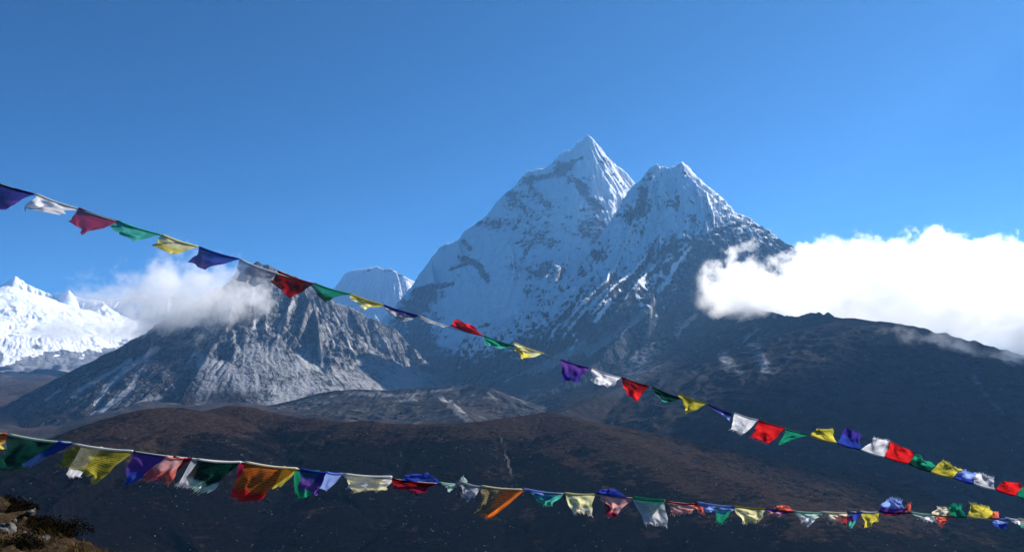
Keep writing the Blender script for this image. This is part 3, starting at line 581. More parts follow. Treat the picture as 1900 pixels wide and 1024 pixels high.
# ------------------------------------------------------------------ the near bank at the viewer's feet
def near_ground():
    az = np.radians(np.concatenate([np.linspace(-180, -46, 60), np.linspace(-45.5, -20, 330), np.linspace(-19.5, 180, 110)]))
    d = np.concatenate([np.linspace(.3, 4.8, 22), np.linspace(4.85, 11.5, 300), np.exp(np.linspace(math.log(11.7), math.log(150), 40))])
    A, R = np.meshgrid(az, d); X = R * np.sin(A); Y = R * np.cos(A)
    Re = np.interp(np.degrees(A), [-180, -90, -60, -40, -33.0, -31.3, -29.6, -28, -20, 0, 40, 80, 110, 180], [140, 60, 22, 13, 11.1, 10.0, 8.8, 8.0, 6.5, 5.4, 6.5, 20, 90, 140])
    Re = Re + .25 * fbm(X * .8, Y * .8, 3, 4)
    o = np.maximum(R - Re, 0); drop = .8 * (np.sqrt(o * o + 1.0) - 1.0)
    Z = -1.72 - .085 * np.clip(X, -9, 6) - drop - .0 * R
    f = sstep(150, 20, R)
    Z = Z + f * (.16 * fbm(X * .7, Y * .7, 4, 31) + .10 * ridged(X * 1.6, Y * 1.6, 4, 32, .55) + .035 * fbm(X * 7, Y * 7, 4, 33, .6)) * sstep(.2, 2.5, R)
    k = N('turf'); v = k.coords()
    n1 = k.noise(v, 1.3, 7, .65); n2 = k.noise(v, 9.0, 6, .7); n3 = k.noise(v, 40, 4, .7)
    c = k.mix(k.ss(.35, .65, n1), (.016, .010, .006), (.05, .030, .013))
    c = k.mix(k.ss(.50, .66, n2), c, (.075, .048, .020))
    c = k.mix(k.ss(.56, .70, k.noise(v, 2.6, 6, .6)), c, (.014, .013, .008))
    c = k.mix(k.ss(.68, .74, n2), c, (.13, .12, .10))
    bm = k.n('Bump', i_Height=k.math('ADD', n2, k.math('MULTIPLY', n3, .4)), i_Distance=.06, i_Strength=1.0)
    b = k.n('BsdfPrincipled', i_Base_Color=c, i_Roughness=.95, i_Normal=bm.outputs[0]); b.inputs['Specular IOR Level'].default_value = .1
    grid_mesh('ground', X, Y, Z, {}, k.done(b.outputs[0]))
    rng = random.Random(5)
    def zat(x, y):
        r = math.hypot(x, y); a = math.atan2(x, y)
        j = int(np.clip(np.searchsorted(d, r), 1, len(d) - 1)); i = int(np.clip(np.searchsorted(az, a), 1, len(az) - 1))
        return float(Z[j, i])
    # dry grass: countless blades, one object
    V, F = [], []
    def blade(x, y, z, h, w, lean, a):
        ca, sa = math.cos(a), math.sin(a); n = len(V); l = lean
        for t, ww in ((0, 1), (.55, .8)):
            for s in (-1, 1): V.append((x + ca * w * s * ww + l[0] * t * t, y + sa * w * s * ww + l[1] * t * t, z + h * t))
        V.append((x + l[0], y + l[1], z + h * .95)); F.extend([(n, n + 1, n + 3, n + 2), (n + 2, n + 3, n + 4)])
    cl = [(rng.uniform(-46, -24), rng.uniform(5.2, 10.8)) for _ in range(520)]
    for aa, rr in cl:
        a = math.radians(aa); x0, y0 = rr * math.sin(a), rr * math.cos(a)
        if float(noise2(np.array([x0 * .9]), np.array([y0 * .9]), 77)[0]) < -.12: continue
        for _ in range(rng.randint(8, 22)):
            x = x0 + rng.gauss(0, .07); y = y0 + rng.gauss(0, .07)
            h = rng.uniform(.03, .10); blade(x, y, zat(x, y) - .01, h, rng.uniform(.002, .005), (rng.gauss(-.025, .03), rng.gauss(0, .03)), rng.uniform(0, 6.3))
    me = bpy.data.meshes.new('dry_grass'); me.from_pydata(V, [], F)
    k = N('straw'); n1 = k.noise(k.coords(), 3.0, 4, .6)
    c = k.mix(k.ss(.35, .65, n1), (.03, .02, .008), (.09, .058, .022))
    a = k.n('BsdfDiffuse', i_Color=c); t = k.n('BsdfTranslucent', i_Color=c); ms = k.n('MixShader', i_0=.35); k.t.links.new(a.outputs[0], ms.inputs[1]); k.t.links.new(t.outputs[0], ms.inputs[2])
    me.materials.append(k.done(ms.outputs[0])); o = bpy.data.objects.new('dry_grass', me); COL.objects.link(o); o['kind'] = 'stuff'
    # low shrubs and stones
    k = N('shrub_leaf'); n1 = k.noise(k.coords(), 6.0, 4, .6); c = k.mix(n1, (.005, .0045, .003), (.018, .014, .008))
    b = k.n('BsdfDiffuse', i_Color=c); leafm = k.done(b.outputs[0])
    def at(px, py):                        # where the sight line meets the bank
        dd = W(px, py, 1.0)
        for q in np.arange(4.5, 12, .02):
            if zat(dd[0] * q, q) >= dd[2] * q: return dd[0] * q, q, zat(dd[0] * q, q)
        return dd[0] * 9, 9.0, zat(dd[0] * 9, 9.0)
    SH = [(112, 992, .22, .15, 'dark low shrub on the tip of the brown bank at lower left'), (88, 985, .14, .10, 'small dark shrub just left of the bank tip shrub'), (14, 922, .18, .10, 'dark shrub on the bank crest at the left frame edge'), (38, 945, .14, .08, 'dark shrub halfway down the crest of the bank'),
          (68, 970, .13, .08, 'flat dark shrub on the crest beside the pale stones'), (40, 1012, .18, .09, 'dark shrub at the bottom edge near the left corner')]
    for px, py, rw, rh, lab in SH:
        x, y, z = at(px, py); V, F = [], []
        for _ in range(2200):
            th = rng.uniform(0, 6.283); ph = math.acos(rng.uniform(0, 1)); rr = rng.uniform(.1, 1.0) ** .5 * (1 + .3 * math.sin(3 * th + px))
            p = Vector((rr * rw * math.sin(ph) * math.cos(th), rr * rw * math.sin(ph) * math.sin(th), rr * rh * math.cos(ph) - .02))
            u = Vector((rng.gauss(0, 1), rng.gauss(0, 1), rng.gauss(0, 1))).normalized(); w2 = u.orthogonal().normalized(); s = rng.uniform(.006, .014)
            n = len(V); V.extend([tuple(p - u * s), tuple(p + w2 * s * .5), tuple(p + u * s), tuple(p - w2 * s * .5)]); F.append((n, n + 1, n + 2, n + 3))
        root = bpy.data.objects.new('shrub', None); COL.objects.link(root); root.location = (x, y, z); root['label'] = lab; root['category'] = 'shrub'; root['group'] = 'low shrubs on the bank'
        me = bpy.data.meshes.new('foliage'); me.from_pydata(V, [], F); me.materials.append(leafm)
        o = bpy.data.objects.new('foliage', me); COL.objects.link(o); o.parent = root
        st = bmesh.new()
        for j in range(7):
            a = j * .9; p0 = Vector((0, 0, -.05)); p1 = Vector((math.cos(a) * rw * .7, math.sin(a) * rw * .7, rh * .6)); tube(st, [p0, p0.lerp(p1, .5) + Vector((0, 0, .03)), p1], [.012, .008, .003], 5)
        me = bpy.data.meshes.new('stem'); st.to_mesh(me); st.free(); me.materials.append(leafm); o = bpy.data.objects.new('stem', me); COL.objects.link(o); o.parent = root
    k = N('pale_stone'); v = k.coords(); n1 = k.noise(v, 14, 7, .7); c = k.mix(k.ss(.3, .7, n1), (.02, .019, .018), (.11, .105, .10))
    bm = k.n('Bump', i_Height=n1, i_Distance=.02); b = k.n('BsdfPrincipled', i_Base_Color=c, i_Roughness=.9, i_Normal=bm.outputs[0]); stm = k.done(b.outputs[0])
    ST = [(8, 990, .10, 'large pale stone at the left frame edge in the bottom corner'), (62, 1004, .045, 'pale stone in the middle of the brown bank'), (82, 1000, .035, 'small grey stone between the dark shrubs of the bank'), (56, 953, .045, 'pale flat stone on the crest of the bank'),
          (44, 990, .025, 'tiny pale stone in the grass of the bank'), (26, 968, .028, 'small pale stone high on the bank')]
    for px, py, r, lab in ST:
        x, y, z = at(px, py); bm = bmesh.new(); bmesh.ops.create_icosphere(bm, subdivisions=3, radius=1)
        sc = (rng.uniform(.9, 1.4), rng.uniform(.8, 1.2), rng.uniform(.55, .8)); sd = rng.randint(0, 99)
        for vv in bm.verts:
            q = vv.co.copy(); f = 1 + .35 * float(noise2(np.array([q.x * 1.3 + q.z]), np.array([q.y * 1.3 + sd]), sd)[0]) + .1 * float(noise2(np.array([q.x * 4 + q.z * 2]), np.array([q.y * 4]), sd)[0])
            vv.co = Vector((q.x * sc[0], q.y * sc[1], q.z * sc[2])) * r * f
        me = bpy.data.meshes.new('stone'); bm.to_mesh(me); bm.free(); me.materials.append(stm)
        o = bpy.data.objects.new('stone', me); COL.objects.link(o); o.location = (x, y, z + r * .15); o.rotation_euler = (rng.uniform(-.3, .3), rng.uniform(-.3, .3), rng.uniform(0, 6))
        o['label'] = lab; o['category'] = 'stone'; o['group'] = 'pale stones on the bank'

def tube(bm, pts, radii, n=6):
    rings = []
    for i, p in enumerate(pts):
        t = (pts[min(i + 1, len(pts) - 1)] - pts[max(i - 1, 0)]).normalized()
        a = t.cross(Vector((0, 0, 1))); a = a.normalized() if a.length > 1e-4 else Vector((1, 0, 0)); b = t.cross(a)
        r = radii[i] if isinstance(radii, list) else radii
        rings.append([bm.verts.new(p + (a * math.cos(6.2832 * j / n) + b * math.sin(6.2832 * j / n)) * r) for j in range(n)])
    for q, s in zip(rings[:-1], rings[1:]):
        for j in range(n): bm.faces.new((q[j], q[(j + 1) % n], s[(j + 1) % n], s[j]))
    bm.faces.new(rings[0][::-1]); bm.faces.new(rings[-1])

# ------------------------------------------------------------------ prayer flags
_mats = {}
def cloth_mat(col, col2=None, pr=0.0, sheer=.06, split=.5):
    key = (col, col2, pr, sheer, split)
    if key in _mats: return _mats[key]
    k = N('flag_cloth'); uv = k.n('TexCoord').outputs['UV']; ob = k.coords()
    n1 = k.noise(ob, 7.0, 5, .6); n2 = k.noise(uv, 60.0, 2, .5)
    c = k.mix(k.ss(.3, .7, n1), tuple(x * .8 for x in col), col)
    s = k.n('SeparateXYZ', i_Vector=uv)
    if col2 is not None:
        c = k.mix(k.ss(split - .1, split + .1, k.math('ADD', s.outputs[1], k.math('MULTIPLY', k.math('SUBTRACT', n1, .5), .7))), col2, c)
    weave = k.math('MULTIPLY', k.math('SINE', k.math('MULTIPLY', s.outputs[0], 420.0)), k.math('SINE', k.math('MULTIPLY', s.outputs[1], 420.0)))
    if pr > 0:
        pr = min(1.0, pr * 1.45)
        rows = k.math('GREATER_THAN', k.math('SINE', k.math('MULTIPLY', s.outputs[1], 2 * math.pi * 15)), .0)
        mp = k.n('Mapping', i_Vector=uv, i_Scale=(60, 15, 1)).outputs[0]
        gl = k.math('GREATER_THAN', k.noise(mp, 1.0, 2, .5), .47)
        ins = k.math('MULTIPLY', k.math('MULTIPLY', k.ss(.05, .09, s.outputs[0]), k.ss(.95, .91, s.outputs[0])), k.math('MULTIPLY', k.ss(.08, .12, s.outputs[1]), k.ss(.9, .86, s.outputs[1])))
        ink = k.math('MULTIPLY', k.math('MULTIPLY', rows, gl), k.math('MULTIPLY', ins, pr))
        c = k.mix(ink, c, tuple(x * .12 for x in col))
    bmp = k.n('Bump', i_Height=k.math('ADD', n2, k.math('MULTIPLY', weave, .3)), i_Distance=.0015, i_Strength=.5)
    d = k.n('BsdfDiffuse', i_Color=c, i_Normal=bmp.outputs[0]); t = k.n('BsdfTranslucent', i_Color=c)
    m1 = k.n('MixShader', i_0=.5); k.t.links.new(d.outputs[0], m1.inputs[1]); k.t.links.new(t.outputs[0], m1.inputs[2])
    tr = k.n('BsdfTransparent'); m2 = k.n('MixShader', i_0=sheer); k.t.links.new(m1.outputs[0], m2.inputs[1]); k.t.links.new(tr.outputs[0], m2.inputs[2])
    _mats[key] = k.done(m2.outputs[0]); return _mats[key]

COLS = dict(indigo=(.04, .028, .24), blue=(.035, .07, .42), sky=(.28, .40, .82), white=(.82, .82, .85), grey=(.45, .46, .52), red=(.72, .018, .02), crimson=(.26, .012, .045), darkred=(.24, .008, .010), teal=(.06, .42, .34), green=(.015, .26, .15),
            darkgreen=(.004, .045, .032), palegreen=(.48, .68, .58), yellow=(.70, .60, .08), paleyellow=(.84, .80, .42), olive=(.34, .31, .035), orange=(.66, .16, .02), tan=(.30, .25, .14), cream=(.84, .77, .58), pink=(.84, .42, .40), coral=(.75, .16, .12), purple=(.13, .05, .33), sheer=(.68, .71, .76))

def flag(name_label, cord_Y, a, b, c, d, col, col2=None, pr=0.0, crumple=.35, fray=0.0, depth=0.0, seed=0, hem=None, sheer=.06, group=None, split=.5, bulge=.0):
    """one flag: its top edge a-b lies on the cord, its free corners c (under b) and d (under a) fly in the wind"""
    rng = np.random.default_rng(seed + 100)
    nu, nv = 26, 18
    u, v = np.meshgrid(np.linspace(0, 1, nu), np.linspace(0, 1, nv))
    Ya, Yb = cord_Y(a[0]), cord_Y(b[0]); size = math.hypot(b[0] - a[0], b[1] - a[1]) / F_PX * (Ya + Yb) / 2
    dc, dd_ = rng.uniform(-.04, .04, 2)
    P = [np.array(W(*q, y)) for q, y in ((a, Ya + .012 * np.sign(depth)), (b, Yb + .012 * np.sign(depth)), (c, Yb + dc + 4 * depth), (d, Ya + dd_ + 4 * depth))]
    top = P[0][None, None] * (1 - u)[..., None] + P[1][None, None] * u[..., None]
    bot = P[3][None, None] * (1 - u)[..., None] + P[2][None, None] * u[..., None]
    G = top * (1 - v)[..., None] + bot * v[..., None]
    eu = P[1] - P[0]; eu = eu / np.linalg.norm(eu); ev = ((P[2] + P[3]) - (P[0] + P[1])) / 2; L = np.linalg.norm(ev) + 1e-6; ev = ev / L
    nrm = np.array((0., 1., 0.))
    vv = v ** .75; ph = rng.uniform(0, 6.28, 6); f = rng.uniform(.6, 1.3, 3)
    A = size * (.05 + .10 * crumple)
    w1 = np.sin(6.28 * (f[0] * u + .45 * v) + ph[0]); w2 = np.sin(6.28 * (1.7 * f[1] * u - .8 * v) + ph[1]); w3 = noise2(u * 3.2 + seed, v * 2.6, seed + 3) + .5 * noise2(u * 7 + seed, v * 5, seed + 9)
    G = G + ((A * (w1 + .5 * w2) + A * 1.3 * w3) * vv)[..., None] * nrm
    B = size * (.02 + .085 * crumple)
    G = G + ((B * np.sin(6.28 * (f[2] * v + 1.1 * u) + ph[2]) + B * .9 * noise2(u * 2.6, v * 3.1 + seed, seed + 5)) * vv)[..., None] * eu
    G = G + (L * .10 * (crumple + .25) * (noise2(u * 2.4 + seed * 1.7, v * 1.5, seed + 7) + .4 * np.sin(6.28 * 1.4 * u + ph[3])) * v)[..., None] * ev
    G = G + (bulge * L * 4 * u * (1 - u) * v)[..., None] * ev
    if fray: G = G + (L * .10 * fray * noise2(u * 11, u * 0 + seed, seed + 11) * v ** 3)[..., None] * ev
    G = G + (.008 * np.sin(3.14 * u) * (1 - v))[..., None] * np.array((0, 0, -1.))
    base = (P[0] + P[1]) / 2; G = G - base
    co = G.reshape(-1, 3); i = (np.arange(nv - 1)[:, None] * nu + np.arange(nu - 1)[None]).ravel()
    fa = np.stack([i, i + 1, i + nu + 1, i + nu], 1)
    col_ = COLS[col]
    me = bpy.data.meshes.new('prayer_flag'); me.from_pydata([tuple(p) for p in co], [], [tuple(int(z) for z in q) for q in fa])
    me.polygons.foreach_set('use_smooth', np.ones(len(fa), bool))
    uvl = me.uv_layers.new(name='UVMap'); li = fa.ravel(); uvs = np.stack([u.ravel()[li], 1 - v.ravel()[li]], 1).astype(np.float32); uvl.data.foreach_set('uv', uvs.ravel())
    mt = cloth_mat(col_, COLS[col2] if col2 else None, pr, sheer, split); me.materials.append(mt)
    o = bpy.data.objects.new('prayer_flag', me); COL.objects.link(o); o.location = tuple(base)
    o['label'] = name_label; o['category'] = 'prayer flag'; o['group'] = group
    bm = bmesh.new()                                        # the stitched sleeve the cord runs through
    row = [Vector(co[j]) + Vector((0, 0, .002)) for j in range(0, nu, 2)] + [Vector(co[nu - 1])]
    tube(bm, row, .0075, 6)
    mh = bpy.data.meshes.new('hem'); bm.to_mesh(mh); bm.free(); mh.polygons.foreach_set('use_smooth', np.ones(len(mh.polygons), bool))
    mh.materials.append(cloth_mat(COLS[hem] if hem else col_)); h = bpy.data.objects.new('hem', mh); COL.objects.link(h); h.parent = o
    if fray > 0:                                            # loose threads at the torn edge
        bm = bmesh.new(); r2 = random.Random(seed); edge = [Vector(p) for p in co.reshape(nv, nu, 3)[-1]]; evv = Vector(tuple(ev)); n_ = nu * 4
        pos = [edge[min(j // 4, nu - 2)].lerp(edge[min(j // 4, nu - 2) + 1], (j - 4 * min(j // 4, nu - 2)) / 4) for j in range(n_ - 3)]
        up = [bm.verts.new(p - evv * .004 + Vector((0, -.0015, 0))) for p in pos]; lo = [bm.verts.new(p + evv * .003 + Vector((0, -.0015, 0))) for p in pos]
        for j in range(len(pos) - 1): bm.faces.new((up[j], up[j + 1], lo[j + 1], lo[j]))
        drift = r2.gauss(-.006, .01)
        for j in range(0, len(pos) - 1):                    # threads grow out of the torn edge strip, so it stays one piece
            if r2.random() > .28 + .4 * fray: continue
            ln = r2.uniform(.006, .030) * (.5 + fray * .7); q = evv * ln + Vector((drift + r2.gauss(0, .006), r2.gauss(0, .008), r2.gauss(0, .006)))
            m0, m1 = bm.verts.new(lo[j].co + q * .55 + Vector((0, 0, .002))), bm.verts.new(lo[j].co + q * .55 + Vector((.0025, 0, .002)))
            bm.faces.new((lo[j], lo[j + 1], m1, m0)); bm.faces.new((m0, m1, bm.verts.new(lo[j].co + q)))
        mf = bpy.data.meshes.new('fringe'); bm.to_mesh(mf); bm.free(); mf.materials.append(mt); fo = bpy.data.objects.new('fringe', mf); COL.objects.link(fo); fo.parent = o
    return o

def cord(label, pts, Yf, col, r):
    k = N('cord_fibre'); b = k.n('BsdfPrincipled', i_Base_Color=k.mix(k.noise(k.coords(), 40, 3, .6), tuple(x * .6 for x in col), col), i_Roughness=.9)
    P = []
    for (ax, ay), (bx, by) in zip(pts[:-1], pts[1:]):
        n = max(2, int(abs(bx - ax) / 14))
        for j in range(n):
            t = j / n; sg = 2.0 * math.sin(math.pi * t); P.append(Vector(W(ax + (bx - ax) * t, ay + (by - ay) * t + sg * .5, Yf(ax + (bx - ax) * t))))
    P.append(Vector(W(*pts[-1], Yf(pts[-1][0]))))
    bm = bmesh.new(); tube(bm, P, r, 6); me = bpy.data.meshes.new('cord'); bm.to_mesh(me); bm.free(); me.materials.append(k.done(b.outputs[0]))
    me.polygons.foreach_set('use_smooth', np.ones(len(me.polygons), bool))
    o = bpy.data.objects.new('cord', me); COL.objects.link(o); o['label'] = label; o['category'] = 'cord'; o['group'] = 'cords carrying the flags'

ORD = ['leftmost', 'second from the left', 'third from the left', 'fourth from the left', 'fifth from the left', 'sixth from the left', 'seventh from the left', 'eighth from the left']
def upper_string():
    Yf = lambda px: float(np.interp(px, [-400, 0, 200, 450, 650, 900, 1200, 1500, 1900, 2300], [4.4, 4.9, 5.2, 6.0, 7.2, 8.0, 8.2, 8.2, 8.0, 7.8]))
    g = 'prayer flags on the upper cord'
    T = [  # a, b, c, d, colour, options, label
        ((-36, 328), (63, 361), (8, 384), (-30, 396), 'indigo', dict(col2='purple', crumple=.1), 'deep purple prayer flag cut by the left frame edge on the upper cord'),
        ((66, 360), (144, 388), (104, 393), (42, 391), 'white', dict(crumple=.8, sheer=.12), 'lilac white flapping prayer flag beside the purple one at upper left'),
        ((146, 387), (218, 411), (157, 438), (130, 411), 'crimson', dict(col2='crimson', crumple=.2, sheer=.1, pr=.2), 'crimson prayer flag against blue sky, between the lilac white and teal flags'),
        ((219, 411), (298, 436), (246, 449), (203, 420), 'teal', dict(crumple=.4), 'bright teal prayer flag against blue sky at upper left'),
        ((301, 436), (367, 458), (312, 474), (282, 451), 'paleyellow', dict(col2='yellow', crumple=.4, pr=.15), 'pale yellow prayer flag against blue sky, between teal and royal blue flags'),
        ((370, 459), (443, 481), (378, 500), (353, 487), 'blue', dict(col2='indigo', crumple=.25), 'royal blue prayer flag above the left cloud'),
        ((445, 482), (516, 508), (476, 533), (432, 516), 'grey', dict(col2='white', crumple=.25, sheer=.25, pr=.15), 'sheer greyish white prayer flag in front of the rocky summit'),
        ((516, 504), (582, 527), (539, 554), (502, 523), 'darkred', dict(col2='red', crumple=.25, split=.25), 'dark red prayer flag with bright lower edge over the rocky mountain crest'),
        ((583, 526), (648, 546), (602, 558), (576, 532), 'green', dict(col2='darkgreen', crumple=.4, split=.3), 'emerald prayer flag over the rocky mountain crest beside the dark red flag'),
        ((648, 545), (711, 566), (677, 575), (654, 556), 'yellow', dict(col2='paleyellow', crumple=.6), 'yellow twisted prayer flag in front of the small snow peak'),
        ((711, 566), (776, 586), (750, 598), (718, 578), 'indigo', dict(col2='grey', crumple=.5, split=.7), 'pale prayer flag with an indigo border left of the main peak foot'),
        ((777, 586), (836, 608), (818, 605), (790, 598), 'white', dict(crumple=.8), 'thin rolled white prayer flag in front of the main snow face'),
        ((836, 604), (896, 623), (880, 606), (847, 593), 'red', dict(crumple=.25), 'bright red prayer flag blown upward in front of the main snow face'),
        ((897, 623), (953, 642), (930, 647), (899, 639), 'green', dict(col2='teal', crumple=.6), 'folded green prayer flag with pale underside before the snow face'),
        ((954, 636), (1009, 656), (970, 667), (958, 650), 'paleyellow', dict(col2='yellow', crumple=.35), 'pale yellow prayer flag just left of the bare stretch of upper cord'),
        ((1040, 667), (1093, 683), (1073, 708), (1045, 705), 'purple', dict(col2='indigo', crumple=.3), 'purple prayer flag just right of the bare stretch of upper cord'),
        ((1098, 683), (1152, 701), (1130, 720), (1098, 706), 'white', dict(crumple=.5), 'creased white prayer flag between the purple flag and the dark red one'),
        ((1153, 700), (1204, 717), (1180, 744), (1159, 722), 'darkred', dict(col2='red', crumple=.35, fray=.4), 'dark red prayer flag with frayed tip in front of the shaded hillside'),
        ((1210, 718), (1262, 739), (1236, 749), (1216, 732), 'darkgreen', dict(col2='teal', crumple=.4, split=.2), 'very dark green prayer flag with a turquoise lower edge'),
        ((1258, 731), (1311, 749), (1275, 768), (1267, 752), 'olive', dict(col2='yellow', crumple=.35, split=.3), 'olive yellow prayer flag right of the dark green and turquoise one'),
        ((1313, 750), (1358, 768), (1355, 781), (1328, 762), 'indigo', dict(col2='sky', crumple=.6), 'narrow indigo prayer flag with a pale blue fold'),
        ((1363, 766), (1406, 779), (1384, 804), (1356, 796), 'white', dict(crumple=.2, pr=.25, fray=.3), 'square white prayer flag hanging beside the bright red square one'),
        ((1408, 780), (1456, 794), (1428, 822), (1395, 808), 'red', dict(crumple=.08, fray=.4, pr=.12), 'bright red square prayer flag with a frayed lower edge'),
        ((1458, 796), (1502, 806), (1465, 816), (1446, 827), 'green', dict(crumple=.3), 'green triangular looking prayer flag right of the red square one'),
        ((1503, 808), (1553, 822), (1539, 794), (1513, 796), 'yellow', dict(col2='olive', crumple=.5), 'yellow prayer flag blown upward above the upper cord, left of the royal blue one'),
        ((1553, 822), (1597, 834), (1596, 804), (1570, 792), 'blue', dict(col2='indigo', crumple=.2), 'royal blue prayer flag blown upward before the dark hillside'),
        ((1597, 834), (1641, 848), (1653, 820), (1622, 813), 'white', dict(crumple=.25, pr=.3, fray=.2), 'white prayer flag blown upward, touching the bright red one on its right'),
        ((1641, 847), (1684, 860), (1699, 840), (1653, 818), 'red', dict(crumple=.12), 'bright red prayer flag blown upward, touching the white one on its left'),
        ((1685, 860), (1727, 875), (1733, 862), (1700, 842), 'darkgreen', dict(col2='green', crumple=.8), 'crumpled dark green prayer flag between bright red and yellow ones'),
        ((1726, 875), (1768, 886), (1783, 871), (1748, 853), 'yellow', dict(crumple=.25, pr=.3, fray=.3), 'yellow prayer flag blown upward near the right end of the upper cord'),
        ((1769, 886), (1806, 897), (1809, 879), (1783, 873), 'blue', dict(col2='sky', crumple=.4, fray=.6), 'frayed blue prayer flag between yellow and white ones on the upper cord'),
        ((1806, 897), (1846, 908), (1844, 886), (1808, 877), 'white', dict(crumple=.3, pr=.25, fray=.3), 'white prayer flag second to last in view before the red at right'),
        ((1847, 907), (1884, 920), (1897, 896), (1862, 892), 'red', dict(crumple=.2), 'bright red prayer flag close to the right frame edge'),
        ((1886, 920), (1928, 931), (1938, 906), (1899, 896), 'green', dict(crumple=.3), 'green prayer flag cut by the right frame edge on the upper cord')]
    for i, (a, b, c, d, col, kw, lab) in enumerate(T): flag(lab, Yf, a, b, c, d, col, seed=i * 7 + 1, group=g, **kw)
    pts = [(-420, 190), (-200, 272), (-36, 328)]
    for t in T: pts += [t[0], t[1]]
    pts += [(2100, 972), (2400, 1030)]
    q = [pts[0]]
    for p in pts[1:]:
        if p[0] > q[-1][0] + 3: q.append(p)
    cord('thin upper cord running from the left edge down across the peaks to lower right', q, Yf, (.35, .45, .38), .0035)

